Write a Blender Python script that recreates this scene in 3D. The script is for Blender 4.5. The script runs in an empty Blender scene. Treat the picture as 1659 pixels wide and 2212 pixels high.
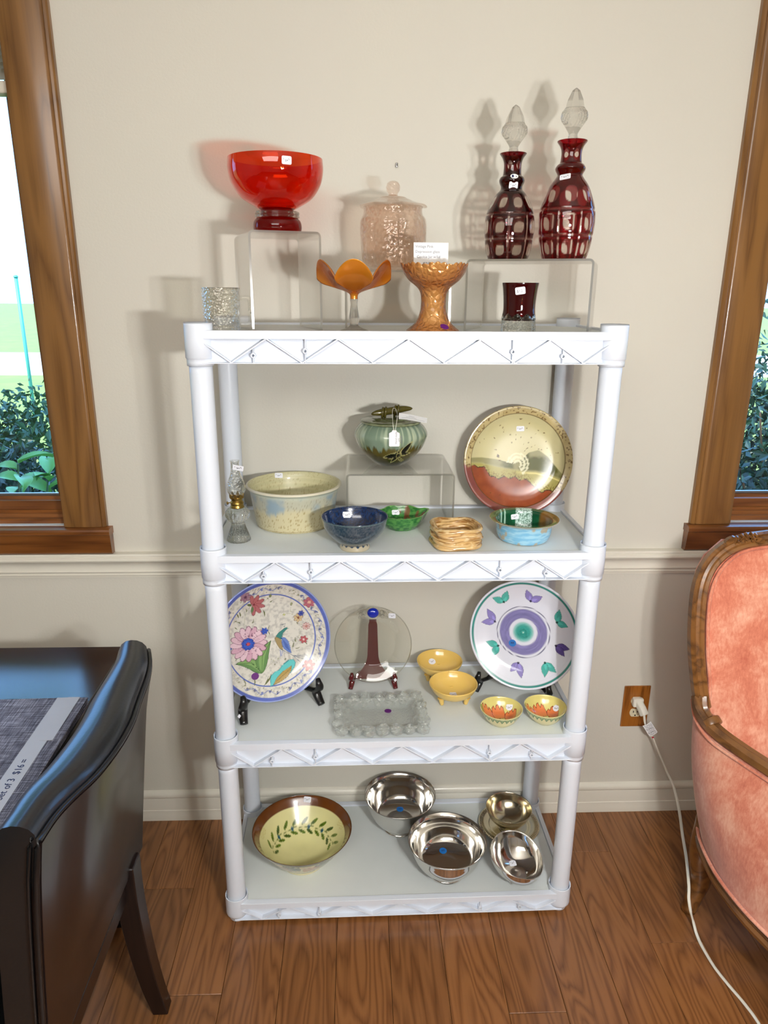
import bpy, bmesh, math, random
import numpy as np
from mathutils import Matrix, Vector

random.seed(7)
RNG = np.random.RandomState(11)
SC = bpy.context.scene
COLL = SC.collection
PI = math.pi


def S(r, g, b, a=1.0):
    f = lambda c: (c / 255 / 12.92) if c / 255 <= 0.04045 else ((c / 255 + 0.055) / 1.055) ** 2.4
    return (f(r), f(g), f(b), a)


# ------------------------------------------------------------------ camera
CAMP = (-0.1038, -1.8865, 1.5857)
PITCH, YAW, ROLL, FPX = 0.3011, 0.0388, 0.0072, 1548.4
Fv = Vector((math.sin(YAW) * math.cos(PITCH), math.cos(YAW) * math.cos(PITCH), -math.sin(PITCH)))
R0 = Vector((math.cos(YAW), -math.sin(YAW), 0))
U0 = R0.cross(Fv)
Rv = R0 * math.cos(ROLL) + U0 * math.sin(ROLL)
Uv = -R0 * math.sin(ROLL) + U0 * math.cos(ROLL)
cam_d = bpy.data.cameras.new('camera')
cam_d.sensor_fit = 'HORIZONTAL'
cam_d.sensor_width = 36.0
cam_d.lens = FPX * 36.0 / 1659.0
cam_d.clip_start = 0.02
cam = bpy.data.objects.new('camera', cam_d)
COLL.objects.link(cam)
cam.matrix_world = Matrix(((Rv.x, Uv.x, -Fv.x, CAMP[0]), (Rv.y, Uv.y, -Fv.y, CAMP[1]),
                           (Rv.z, Uv.z, -Fv.z, CAMP[2]), (0, 0, 0, 1)))
SC.camera = cam

# ------------------------------------------------------------------ world, sun, lights, exposure
world = bpy.data.worlds.new('world')
SC.world = world
world.use_nodes = True
wn = world.node_tree
wn.nodes['Background'].inputs[0].default_value = (0.23, 0.49, 1.0, 1)
wn.nodes['Background'].inputs[1].default_value = 5.5
sun_d = bpy.data.lights.new('sun', 'SUN')
sun_d.energy = 10.0
sun_d.angle = 0.02
sun_d.color = (1.0, 0.96, 0.88)
sun = bpy.data.objects.new('sun', sun_d)
COLL.objects.link(sun)
sun.rotation_euler = (math.radians(38), 0, math.radians(-35))


def area_light(name, loc, size, energy, color, rot=(0, 0, 0)):
    d = bpy.data.lights.new(name, 'AREA')
    d.shape = 'RECTANGLE'
    d.size, d.size_y = size
    d.energy = energy
    d.color = color
    o = bpy.data.objects.new(name, d)
    COLL.objects.link(o)
    o.location = loc
    o.rotation_euler = rot
    return o


area_light('added_fill_light', (-0.6, -3.3, 2.55), (2.0, 1.2), 62, (1.0, 0.97, 0.92), (math.radians(38), 0, 0))  # added unseen fill behind the viewer, brightens wall and shelves; no fixture there
CH = (0.37, -1.92, 1.48)          # bulb ring of the floor lamp
BULB_W = 27.0
SC.view_settings.view_transform = 'Standard'
SC.view_settings.look = 'None'
SC.view_settings.gamma = 1.0
SC.view_settings.use_curve_mapping = False
SC.view_settings.exposure = 0.09
cy = SC.cycles
cy.use_denoising = True
cy.max_bounces = 12
cy.diffuse_bounces = 4
cy.glossy_bounces = 5
cy.transmission_bounces = 10
cy.transparent_max_bounces = 40
cy.caustics_reflective = False
cy.caustics_refractive = False
cy.sample_clamp_indirect = 6.0


# ------------------------------------------------------------------ node helpers
class NT:
    def __init__(self, name):
        self.m = bpy.data.materials.new(name)
        self.m.use_nodes = True
        self.t = self.m.node_tree
        self.t.nodes.clear()
        self.out = self.t.nodes.new('ShaderNodeOutputMaterial')

    def n(self, typ, props=None, **kw):
        nd = self.t.nodes.new('ShaderNode' + typ)
        for k, v in (props or {}).items():
            setattr(nd, k, v)
        for k, v in kw.items():
            key = int(k[1:]) if (k[0] == 'i' and k[1:].isdigit()) else k.replace('_', ' ')
            self.set(nd.inputs[key], v)
        return nd

    def set(self, sock, v):
        if isinstance(v, bpy.types.NodeSocket):
            self.t.links.new(v, sock)
        elif isinstance(v, bpy.types.Node):
            self.t.links.new(v.outputs[0], sock)
        else:
            sock.default_value = v

    def surf(self, v):
        self.set(self.out.inputs[0], v)
        return self.m

    def coords(self, kind='Object', scale=(1, 1, 1), loc=(0, 0, 0), rot=(0, 0, 0)):
        tc = self.n('TexCoord')
        mp = self.n('Mapping')
        self.set(mp.inputs[0], tc.outputs[kind])
        mp.inputs['Scale'].default_value = scale
        mp.inputs['Location'].default_value = loc
        mp.inputs['Rotation'].default_value = rot
        return mp.outputs[0]

    def noise(self, vec, scale=5, detail=3, rough=.5, dist=0):
        nd = self.n('TexNoise', Scale=scale, Detail=detail, Roughness=rough, Distortion=dist)
        if vec is not None:
            self.set(nd.inputs['Vector'], vec)
        return nd.outputs[0]

    def ramp(self, fac, stops, mode='LINEAR'):
        nd = self.n('ValToRGB')
        cr = nd.color_ramp
        cr.interpolation = mode
        while len(cr.elements) < len(stops):
            cr.elements.new(0.5)
        for e, (p, c) in zip(cr.elements, stops):
            e.position = p
            e.color = c if len(c) == 4 else (*c, 1)
        self.set(nd.inputs[0], fac)
        return nd.outputs[0]

    def math(self, op, a, b=0.0, c=None):
        nd = self.n('Math', {'operation': op})
        self.set(nd.inputs[0], a)
        self.set(nd.inputs[1], b)
        if c is not None:
            self.set(nd.inputs[2], c)
        return nd.outputs[0]

    def mix(self, fac, a, b, mode='MIX'):
        nd = self.n('Mix', {'data_type': 'RGBA', 'blend_type': mode})
        self.set(nd.inputs[0], fac)
        self.set(nd.inputs[6], a)
        self.set(nd.inputs[7], b)
        return nd.outputs[2]

    def bump(self, h, strength=.3, dist=.001):
        nd = self.n('Bump', Strength=strength, Distance=dist)
        self.set(nd.inputs['Height'], h)
        return nd.outputs[0]

    def principled(self, base, rough=.5, metal=0, coat=0, spec=.5, normal=None, sheen=0, trans=0, ior=1.5,
                   coat_rough=.05, emit=None):
        p = self.n('BsdfPrincipled')
        self.set(p.inputs['Base Color'], base)
        self.set(p.inputs['Roughness'], rough)
        p.inputs['Metallic'].default_value = metal
        p.inputs['Coat Weight'].default_value = coat
        p.inputs['Coat Roughness'].default_value = coat_rough
        p.inputs['Specular IOR Level'].default_value = spec
        p.inputs['Sheen Weight'].default_value = sheen
        p.inputs['Transmission Weight'].default_value = trans
        p.inputs['IOR'].default_value = ior
        if normal is not None:
            self.set(p.inputs['Normal'], normal)
        return p.outputs[0]


def simple(name, col, rough=.5, metal=0, coat=0, spec=.5, var=.06, vscale=8, bump=None, sheen=0, coat_rough=.05):
    """a plain material: a gently varying colour with fine relief"""
    t = NT(name)
    co = t.coords()
    nz = t.noise(co, vscale, 3)
    c2 = tuple(max(0, x * (1 - var * 2)) for x in col[:3]) + (1,)
    base = t.mix(nz, c2, tuple(min(1, x * (1 + var)) for x in col[:3]) + (1,))
    nrm = None
    if bump:
        nrm = t.bump(t.noise(co, bump[0], 4), bump[1], bump[2])
    return t.surf(t.principled(base, rough, metal, coat, spec, nrm, sheen, coat_rough=coat_rough))


def painted(name, rough=.25, coat=.6, bump=None, spec=.5, metal=0):
    """glazed ware, its painted colours held per vertex"""
    t = NT(name)
    a = t.n('Attribute', {'attribute_name': 'Col'})
    nrm = None
    if bump:
        nrm = t.bump(t.noise(t.coords(), bump[0], 3), bump[1], bump[2])
    return t.surf(t.principled(a.outputs[0], rough, metal, coat, spec, nrm))


def thin_glass(name, col, refl=.9, rough=.02, attr=False, bump=None, base=.045, haze=None, power=4.0):
    """thin walled clear material: transmits tinted light, mirrors at grazing angles"""
    t = NT(name)
    nrm = None
    if bump:
        co = t.coords()
        h = t.n('TexVoronoi', {'feature': 'SMOOTH_F1'}, Scale=bump[0])
        t.set(h.inputs['Vector'], co)
        nrm = t.bump(h.outputs[0], bump[1], bump[2])
    lw = t.n('LayerWeight', Blend=.5)
    if nrm is not None:
        t.set(lw.inputs['Normal'], nrm)
    f = t.math('ADD', t.math('MULTIPLY', t.math('POWER', lw.outputs['Facing'], power), refl), base)
    tr = t.n('BsdfTransparent')
    if attr:
        t.set(tr.inputs[0], t.n('Attribute', {'attribute_name': 'Col'}).outputs[0])
    else:
        tr.inputs[0].default_value = col
    gl = t.n('BsdfGlossy', Roughness=rough)
    gl.inputs[0].default_value = (1, 1, 1, 1)
    if nrm is not None:
        t.set(gl.inputs['Normal'], nrm)
    mx = t.n('MixShader')
    t.set(mx.inputs[0], f)
    t.set(mx.inputs[1], tr.outputs[0])
    t.set(mx.inputs[2], gl.outputs[0])
    res = mx.outputs[0]
    if haze:
        df = t.n('BsdfTranslucent' if haze[2] else 'BsdfDiffuse')
        df.inputs[0].default_value = haze[1]
        m2 = t.n('MixShader')
        m2.inputs[0].default_value = haze[0]
        t.set(m2.inputs[1], res)
        t.set(m2.inputs[2], df.outputs[0])
        res = m2.outputs[0]
    return t.surf(res)


def solid_glass(name, col, ior=1.45, clear=.3, rough=0.0, bump=None):
    """thick glass that bends light, part of it passing straight so its shade stays pale"""
    t = NT(name)
    nrm = None
    if bump:
        h = t.n('TexVoronoi', {'feature': 'SMOOTH_F1'}, Scale=bump[0])
        t.set(h.inputs['Vector'], t.coords())
        nrm = t.bump(h.outputs[0], bump[1], bump[2])
    g = t.n('BsdfGlass', Roughness=rough, IOR=ior)
    g.inputs[0].default_value = col
    if nrm is not None:
        t.set(g.inputs['Normal'], nrm)
    tr = t.n('BsdfTransparent')
    tr.inputs[0].default_value = col
    mx = t.n('MixShader')
    mx.inputs[0].default_value = clear
    t.set(mx.inputs[1], g.outputs[0])
    t.set(mx.inputs[2], tr.outputs[0])
    return t.surf(mx.outputs[0])


def wood(name, light, dark, axis='z', scale=1.0, rough=.35, coat=.25, contrast=1.0, world_pos=False, bumps=.08,
         ring=9.0, rnd=True):
    """figured timber: contour rings of a stretched noise plus fine pores"""
    t = NT(name)
    st = {'x': (1.2, 11, 11), 'y': (11, 1.2, 11), 'z': (11, 11, 1.2)}[axis]
    fi = {'x': (6, 260, 260), 'y': (260, 6, 260), 'z': (260, 260, 6)}[axis]
    if world_pos:
        pos = t.n('NewGeometry').outputs['Position']
    else:
        pos = t.n('TexCoord').outputs['Object']
    if rnd:
        oi = t.n('ObjectInfo')
        cmb = t.n('CombineXYZ')
        t.set(cmb.inputs[2], t.math('MULTIPLY', oi.outputs['Random'], 37.0))
        t.set(cmb.inputs[0], t.math('MULTIPLY', oi.outputs['Random'], 11.0))
        ad = t.n('VectorMath', {'operation': 'ADD'})
        t.set(ad.inputs[0], pos)
        t.set(ad.inputs[1], cmb.outputs[0])
        pos = ad.outputs[0]

    def mp(sc):
        m = t.n('Mapping')
        t.set(m.inputs[0], pos)
        m.inputs['Scale'].default_value = tuple(x * scale for x in sc)
        return m.outputs[0]
    v = t.noise(mp(st), 1.0, 2.5, .5, .35)
    rings = t.math('FRACT', t.math('MULTIPLY', v, ring))
    tri = t.math('ABSOLUTE', t.math('SUBTRACT', t.math('MULTIPLY', rings, 2.0), 1.0))
    fine = t.noise(mp(fi), 1.0, 3, .6)
    band = t.math('ADD', t.math('MULTIPLY', tri, .62), t.math('MULTIPLY', fine, .5))
    mid = tuple((a + b) / 2 for a, b in zip(light, dark))
    c = t.ramp(band, [(.12, dark), (.38, mid), (.75, light)])
    if rnd:
        tone = t.math('ADD', t.math('MULTIPLY', oi.outputs['Random'], .26), .87)
        hsv = t.n('HueSaturation', Hue=.5, Saturation=1.0)
        t.set(hsv.inputs['Value'], tone)
        t.set(hsv.inputs['Color'], c)
        c = hsv.outputs[0]
    nrm = t.bump(t.math('MULTIPLY', band, contrast), bumps, .001)
    return t.surf(t.principled(c, rough, 0, coat, .5, nrm, coat_rough=.15))


# ------------------------------------------------------------------ mesh helpers
def mesh_np(name, V, quads=None, polys=None, col=None, smooth=True, mats=None, midx=None):
    me = bpy.data.meshes.new(name)
    V = np.asarray(V, dtype=np.float32)
    me.vertices.add(len(V))
    me.vertices.foreach_set('co', V.ravel())
    loops, tot = [], []
    if quads is not None and len(quads):
        q = np.asarray(quads, dtype=np.int32)
        loops.append(q.ravel())
        tot.append(np.full(len(q), q.shape[1], dtype=np.int32))
    for p in (polys or []):
        loops.append(np.asarray(p, dtype=np.int32))
        tot.append(np.array([len(p)], dtype=np.int32))
    loops = np.concatenate(loops)
    tot = np.concatenate(tot)
    start = np.concatenate([[0], np.cumsum(tot)[:-1]]).astype(np.int32)
    me.loops.add(len(loops))
    me.loops.foreach_set('vertex_index', loops)
    me.polygons.add(len(tot))
    me.polygons.foreach_set('loop_start', start)
    me.polygons.foreach_set('use_smooth', np.full(len(tot), smooth, dtype=bool))
    if midx is not None:
        me.polygons.foreach_set('material_index', np.asarray(midx, dtype=np.int32))
    me.update(calc_edges=True)
    me.validate()
    if col is not None:
        at = me.color_attributes.new('Col', 'FLOAT_COLOR', 'POINT')
        c = np.ones((len(V), 4), dtype=np.float32)
        c[:, :3] = col
        at.data.foreach_set('color', c.ravel())
    for m in (mats or []):
        me.materials.append(m)
    return me


def link(name, me, mat=None, parent=None, loc=None, rot=None, scale=None, label=None):
    o = bpy.data.objects.new(name, me)
    COLL.objects.link(o)
    if mat is not None and not me.materials:
        me.materials.append(mat)
    if parent is not None:
        o.parent = parent
    if loc is not None:
        o.location = loc
    if rot is not None:
        o.rotation_euler = rot
    if scale is not None:
        o.scale = scale
    if label:
        o['label'] = label
    return o


def thing(name, label, cat, loc=(0, 0, 0), rotz=0, group=None):
    o = bpy.data.objects.new(name, None)
    COLL.objects.link(o)
    o.empty_display_size = .02
    o.location = loc
    o.rotation_euler = (0, 0, rotz)
    o['label'] = label
    o['category'] = cat
    if group:
        o['group'] = group
    return o


def tag(o, label, cat, group=None):
    o['label'] = label
    o['category'] = cat
    if group:
        o['group'] = group
    return o


def struct(o):
    o['kind'] = 'structure'
    return o


def resample(prof, sub):
    """Catmull-Rom through the control points; a third value 1 marks a sharp corner"""
    P = [(p[0], p[1]) for p in prof]
    sh = [len(p) > 2 and p[2] for p in prof]
    out = []
    n = len(P)
    for i in range(n - 1):
        p1, p2 = P[i], P[i + 1]
        p0 = P[i - 1] if i > 0 and not sh[i] else tuple(2 * a - b for a, b in zip(p1, p2))
        p3 = P[i + 2] if i + 2 < n and not sh[i + 1] else tuple(2 * b - a for a, b in zip(p1, p2))
        for k in range(sub):
            t = k / sub
            q = []
            for a, b, c, d in zip(p0, p1, p2, p3):
                q.append(.5 * ((2 * b) + (-a + c) * t + (2 * a - 5 * b + 4 * c - d) * t * t + (-a + 3 * b - 3 * c + d) * t ** 3))
            out.append((q[0], q[1], i + t))
    out.append((P[-1][0], P[-1][1], n - 1.0))
    return np.array(out)


def lathe(name, prof, seg=96, sub=4, mod=None, colf=None, loop=False, mat=None):
    """prof from outer foot up over the rim and down the inside. colf(T,R,Z,I)->(...,3)"""
    pr = resample(list(prof) + ([prof[0]] if loop else []), sub)
    if loop:
        pr = pr[:-1]
    R, Z, I = np.maximum(pr[:, 0], 2e-4), pr[:, 1], pr[:, 2]
    T = np.linspace(0, 2 * PI, seg, endpoint=False)
    TT, RR = np.meshgrid(T, R)
    _, ZZ = np.meshgrid(T, Z)
    _, II = np.meshgrid(T, I)
    R0_, Z0_ = RR.copy(), ZZ.copy()
    if mod is not None:
        RR, ZZ = mod(TT, RR, ZZ, II)
    X, Y = RR * np.cos(TT), RR * np.sin(TT)
    V = np.stack([X, Y, ZZ], -1).reshape(-1, 3)
    m = len(R)
    i = np.arange(m if loop else m - 1)
    j = np.arange(seg)
    jj, ii = np.meshgrid(j, i)
    j2 = (jj + 1) % seg
    i2 = (ii + 1) % m
    Q = np.stack([ii * seg + jj, ii * seg + j2, i2 * seg + j2, i2 * seg + jj], -1).reshape(-1, 4)
    polys = []
    if not loop:
        if R[0] < 1e-3:
            polys.append(list(range(seg))[::-1])
        if R[-1] < 1e-3:
            polys.append([(m - 1) * seg + k for k in range(seg)])
    col = None
    if colf is not None:
        col = np.clip(colf(TT, R0_, Z0_, II), 0, 1).reshape(-1, 3)
    return mesh_np(name, V, Q, polys, col, mats=[mat] if mat else None)


class MB:
    def __init__(self):
        self.V, self.F = [], []

    def add(self, V, F):
        o = len(self.V)
        self.V += [tuple(v) for v in V]
        self.F += [[k + o for k in f] for f in F]
        return self

    def box(self, x0, x1, y0, y1, z0, z1):
        V = [(x, y, z) for z in (z0, z1) for y in (y0, y1) for x in (x0, x1)]
        return self.add(V, [(0, 2, 3, 1), (4, 5, 7, 6), (0, 1, 5, 4), (2, 6, 7, 3), (0, 4, 6, 2), (1, 3, 7, 5)])

    def prism(self, pts, axis, a, b):
        """polygon (2D pts, ccw) extruded along axis from a to b"""
        n = len(pts)

        def P(p, t):
            return {'x': (t, p[0], p[1]), 'y': (p[0], t, p[1]), 'z': (p[0], p[1], t)}[axis]
        V = [P(p, a) for p in pts] + [P(p, b) for p in pts]
        F = [list(range(n))[::-1], [n + k for k in range(n)]] + [[k, (k + 1) % n, n + (k + 1) % n, n + k] for k in range(n)]
        return self.add(V, F)

    def tube(self, path, prof, up=(0, 0, 1), scales=None, caps=True, closed=False):
        path = [Vector(p) for p in path]
        n, k = len(path), len(prof)
        V = []
        upv = Vector(up)
        for i, p in enumerate(path):
            if closed:
                t = (path[(i + 1) % n] - path[i - 1])
            else:
                t = path[min(i + 1, n - 1)] - path[max(i - 1, 0)]
            t.normalize()
            a = upv.cross(t)
            if a.length < 1e-4:
                a = Vector((1, 0, 0)).cross(t)
            a.normalize()
            b = t.cross(a)
            s = scales[i] if scales else 1.0
            for (u, v) in prof:
                V.append(p + a * (u * s) + b * (v * s))
        F = []
        for i in range(n if closed else n - 1):
            i2 = (i + 1) % n
            for j in range(k):
                F.append([i * k + j, i * k + (j + 1) % k, i2 * k + (j + 1) % k, i2 * k + j])
        if caps and not closed:
            F.append([j for j in range(k)][::-1])
            F.append([(n - 1) * k + j for j in range(k)])
        return self.add(V, F)

    def mesh(self, name, smooth=False, bevel=0, bseg=2, mat=None, autos=None):
        me = bpy.data.meshes.new(name)
        me.from_pydata([tuple(v) for v in self.V], [], self.F)
        bm = bmesh.new()
        bm.from_mesh(me)
        bmesh.ops.recalc_face_normals(bm, faces=bm.faces)
        if bevel:
            es = [e for e in bm.edges if len(e.link_faces) == 2 and e.calc_face_angle(0) > .6]
            bmesh.ops.bevel(bm, geom=es, offset=bevel, segments=bseg, affect='EDGES', profile=.5, clamp_overlap=True)
        if smooth:
            for f in bm.faces:
                f.smooth = True
            if autos is not None:
                for e in bm.edges:
                    if len(e.link_faces) == 2 and e.calc_face_angle(0) > autos:
                        e.smooth = False
        bm.to_mesh(me)
        bm.free()
        if mat:
            me.materials.append(mat)
        return me


def circ(r, n=12, ry=None):
    ry = r if ry is None else ry
    return [(r * math.cos(2 * PI * k / n), ry * math.sin(2 * PI * k / n)) for k in range(n)]


def spline(pts, sub=6):
    """smooth 3D path through points"""
    P = [Vector(p) for p in pts]
    out = []
    for i in range(len(P) - 1):
        p1, p2 = P[i], P[i + 1]
        p0 = P[i - 1] if i else p1 * 2 - p2
        p3 = P[i + 2] if i + 2 < len(P) else p2 * 2 - p1
        for k in range(sub):
            t = k / sub
            out.append(.5 * ((2 * p1) + (p2 - p0) * t + (2 * p0 - 5 * p1 + 4 * p2 - p3) * t * t + (3 * p1 - p0 - 3 * p2 + p3) * t ** 3))
    out.append(P[-1])
    return out


def grid_mesh(name, fn, nu, nv, smooth=True, mat=None, thick=0, close_u=False):
    """surface fn(u,v)->xyz, optional thickness built from normals"""
    V = []
    for j in range(nv + 1):
        for i in range(nu + 1):
            V.append(Vector(fn(i / nu, j / nv)))
    W = nu + 1
    F = [[j * W + i, j * W + i + 1, (j + 1) * W + i + 1, (j + 1) * W + i] for j in range(nv) for i in range(nu)]
    if thick:
        N = []
        for j in range(nv + 1):
            for i in range(nu + 1):
                a = V[j * W + min(i + 1, nu)] - V[j * W + max(i - 1, 0)]
                b = V[min(j + 1, nv) * W + i] - V[max(j - 1, 0) * W + i]
                n = a.cross(b)
                n.normalize()
                N.append(n)
        o = len(V)
        V += [v - n * thick for v, n in zip(V[:o], N)]
        F += [[k + o for k in f][::-1] for f in F]
        bd = [i for i in range(W)] + [j * W + nu for j in range(1, nv + 1)] + [nv * W + i for i in range(nu - 1, -1, -1)] + \
             [j * W for j in range(nv - 1, 0, -1)]
        for a, b in zip(bd, bd[1:] + bd[:1]):
            F.append([b, a, a + o, b + o])
    mb = MB()
    mb.V, mb.F = [tuple(v) for v in V], F
    return mb.mesh(name, smooth, mat=mat, autos=1.0)


def vnoise(x, y, z=0.0, seed=0):
    x, y = np.asarray(x, float), np.asarray(y, float)
    z = np.zeros_like(x) + z
    xi, yi, zi = np.floor(x).astype(np.int64), np.floor(y).astype(np.int64), np.floor(z).astype(np.int64)
    fx, fy, fz = x - xi, y - yi, z - zi
    fx, fy, fz = [f * f * (3 - 2 * f) for f in (fx, fy, fz)]

    def h(a, b, c):
        n = (a * 374761393 + b * 668265263 + c * 2147483647 + seed * 1274126177) & 0xffffffff
        n = ((n ^ (n >> 13)) * 1274126177) & 0xffffffff
        return ((n ^ (n >> 16)) & 0xffff) / 65535.0
    r = 0
    for dx in (0, 1):
        for dy in (0, 1):
            for dz in (0, 1):
                w = (fx if dx else 1 - fx) * (fy if dy else 1 - fy) * (fz if dz else 1 - fz)
                r = r + w * h(xi + dx, yi + dy, zi + dz)
    return r


def fbm(x, y, z=0.0, seed=0, o=4):
    s, a, t = 0, .5, 0
    for k in range(o):
        s = s + a * vnoise(x * 2 ** k, y * 2 ** k, z * 2 ** k, seed + k)
        t += a
        a *= .5
    return s / t


def sm(a, b, x):
    t = np.clip((x - a) / (b - a), 0, 1)
    return t * t * (3 - 2 * t)


def lerp(a, b, t):
    t = np.asarray(t)[..., None]
    return np.asarray(a)[..., :3] * (1 - t) + np.asarray(b)[..., :3] * t


def L(r, g, b):
    return np.array(S(r, g, b)[:3])


class Canvas:
    """small raster painter (sRGB colours in, linear kept); motif coordinates in a free frame"""

    def __init__(self, n, base, cx=0, cy=0, a=1, b=None):
        self.n = n
        b = a if b is None else b
        u = np.linspace(-1, 1, n)
        self.U, self.V = np.meshgrid(u, u)
        self.X, self.Y = cx + self.U * a, cy - self.V * b
        self.img = np.zeros((n, n, 3)) + L(*base)
        self.f = lambda x, y: ((x - cx) / a, (cy - y) / b)
        self.px = a / (n / 2)

    def _box(self, x0, x1, y0, y1):
        u0, v0 = self.f(x0, y1)
        u1, v1 = self.f(x1, y0)
        k = lambda t: int((t + 1) / 2 * (self.n - 1))
        return (slice(max(0, k(min(v0, v1)) - 2), min(self.n, k(max(v0, v1)) + 3)),
                slice(max(0, k(min(u0, u1)) - 2), min(self.n, k(max(u0, u1)) + 3)))

    def put(self, sl, m, color):
        self.img[sl] = self.img[sl] * (1 - m[..., None]) + L(*color) * m[..., None]

    def ell(self, x, y, rx, ry, color, ang=0, alpha=1, edge=None, ew=3):
        r = max(rx, ry) + 4 * self.px + ew
        sl = self._box(x - r, x + r, y - r, y + r)
        c, s = math.cos(ang), math.sin(ang)
        dx, dy = self.X[sl] - x, self.Y[sl] - y
        a, b = dx * c + dy * s, -dx * s + dy * c
        q = np.sqrt((a / rx) ** 2 + (b / ry) ** 2)
        d = (q - 1) * min(rx, ry)
        self.put(sl, np.clip(.5 - d / self.px, 0, 1) * alpha, color)
        if edge:
            self.put(sl, np.clip(ew / 2 / self.px + .5 - np.abs(d) / self.px, 0, 1), edge)

    def line(self, pts, w, color, alpha=1):
        pts = np.array(pts, float)
        p = w + 3 * self.px
        sl = self._box(pts[:, 0].min() - p, pts[:, 0].max() + p, pts[:, 1].min() - p, pts[:, 1].max() + p)
        X, Y = self.X[sl], self.Y[sl]
        D = np.full(X.shape, 1e9)
        for (x0, y0), (x1, y1) in zip(pts[:-1], pts[1:]):
            dx, dy = x1 - x0, y1 - y0
            t = np.clip(((X - x0) * dx + (Y - y0) * dy) / (dx * dx + dy * dy + 1e-9), 0, 1)
            D = np.minimum(D, np.hypot(X - x0 - t * dx, Y - y0 - t * dy))
        self.put(sl, np.clip((w / 2 - D) / self.px + .5, 0, 1) * alpha, color)

    def poly(self, pts, color, alpha=1, edge=None, ew=3):
        pts = np.array(pts, float)
        sl = self._box(pts[:, 0].min(), pts[:, 0].max(), pts[:, 1].min(), pts[:, 1].max())
        X, Y = self.X[sl], self.Y[sl]
        ins = np.zeros(X.shape, bool)
        for (x0, y0), (x1, y1) in zip(pts, np.roll(pts, -1, 0)):
            if y0 != y1:
                ins ^= ((y0 > Y) != (y1 > Y)) & (X < (x1 - x0) * (Y - y0) / (y1 - y0) + x0)
        self.put(sl, ins.astype(float) * alpha, color)
        if edge:
            self.line(list(pts) + [pts[0]], ew, edge)

    def leaf(self, x0, y0, x1, y1, w, color, bend=0, edge=None, ew=3, alpha=1):
        """pointed leaf from base to tip"""
        dx, dy = x1 - x0, y1 - y0
        n = 14
        up, dn = [], []
        for k in range(n + 1):
            t = k / n
            hw = w / 2 * math.sin(PI * t ** .8)
            bx = bend * math.sin(PI * t)
            cx, cy = x0 + dx * t - dy * bx, y0 + dy * t + dx * bx
            l = math.hypot(dx, dy)
            up.append((cx - dy / l * hw, cy + dx / l * hw))
            dn.append((cx + dy / l * hw, cy - dx / l * hw))
        self.poly(up + dn[::-1], color, alpha, edge, ew)

    def flower(self, x, y, r, n, color, edge, centre, cr=.28, pw=.3, ew=2.5, a0=0):
        for k in range(n):
            a = a0 + 2 * PI * k / n
            self.ell(x + .58 * r * math.cos(a), y + .58 * r * math.sin(a), r * .44, r * pw, color, a, 1, edge, ew)
        self.ell(x, y, r * cr, r * cr, centre)

    def at(self, u, v):
        i = np.clip(((v + 1) / 2 * (self.n - 1)), 0, self.n - 1.001)
        j = np.clip(((u + 1) / 2 * (self.n - 1)), 0, self.n - 1.001)
        i0, j0 = i.astype(int), j.astype(int)
        fi, fj = (i - i0)[..., None], (j - j0)[..., None]
        im = self.img
        return (im[i0, j0] * (1 - fi) * (1 - fj) + im[i0 + 1, j0] * fi * (1 - fj) + im[i0, j0 + 1] * (1 - fi) * fj +
                im[i0 + 1, j0 + 1] * fi * fj)


def text_mesh(s, size, align='LEFT'):
    c = bpy.data.curves.new('writing', 'FONT')
    c.body = s
    c.size = size
    c.align_x = align
    c.resolution_u = 2
    c.extrude = size * .01
    o = bpy.data.objects.new('writing', c)
    COLL.objects.link(o)
    dg = bpy.context.evaluated_depsgraph_get()
    me = bpy.data.meshes.new_from_object(o.evaluated_get(dg))
    bpy.data.objects.remove(o)
    return me


# ------------------------------------------------------------------ materials
M = {}
t = NT('wall_paint')
co = t.coords()
nrm = t.bump(t.noise(co, 160, 4, .6), .35, .0012)
bc = t.mix(t.noise(co, 1.5, 2), S(205, 202, 190), S(212, 208, 197))
M['wall'] = t.surf(t.principled(bc, .55, spec=.35, normal=nrm))
M['trim'] = simple('trim_paint', S(220, 216, 203), .28, var=.02, bump=(40, .12, .001), spec=.5)
M['wall_far'] = simple('far_wall_paint', S(186, 178, 162), .6, var=.02)
M['ceiling'] = simple('ceiling_paint', S(232, 229, 220), .8, var=.01)
M['plastic'] = simple('white_plastic', S(222, 229, 240), .32, var=.012, vscale=5, bump=(70, .05, .0006), spec=.45)
t = NT('liner_cloth')
co = t.coords()
w1 = t.noise(t.coords(scale=(1, .12, 1)), 900, 1)
bc = t.mix(t.noise(co, 7, 3), S(208, 214, 213), S(224, 229, 228))
M['liner'] = t.surf(t.principled(bc, .85, spec=.2, normal=t.bump(t.noise(co, 900, 2), .5, .0008)))
M['floor'] = wood('oak_floor_wood', S(140, 92, 52), S(96, 56, 26), 'y', 1.0, .34, .25, world_pos=True, ring=15, bumps=.1)
M['casing'] = wood('casing_wood', S(134, 94, 48), S(96, 62, 27), 'z', 1.0, .3, .3, ring=6)
M['casing_x'] = wood('sill_wood', S(128, 78, 36), S(80, 42, 16), 'x', 1.0, .28, .4, ring=6)
M['darkwood'] = wood('espresso_wood', S(28, 17, 15), S(13, 8, 8), 'z', 1.0, .33, .25, bumps=.03)
M['tablewood'] = wood('black_table_wood', S(18, 16, 20), S(9, 8, 11), 'x', 1.0, .22, .9, bumps=.05)
M['walnut'] = wood('carved_walnut', S(128, 86, 44), S(66, 38, 16), 'y', 1.6, .32, .3, ring=5, bumps=.06)
M['oakplate'] = wood('oak_plate_wood', S(150, 92, 34), S(92, 46, 12), 'z', 4.0, .3, .4, ring=4)
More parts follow.
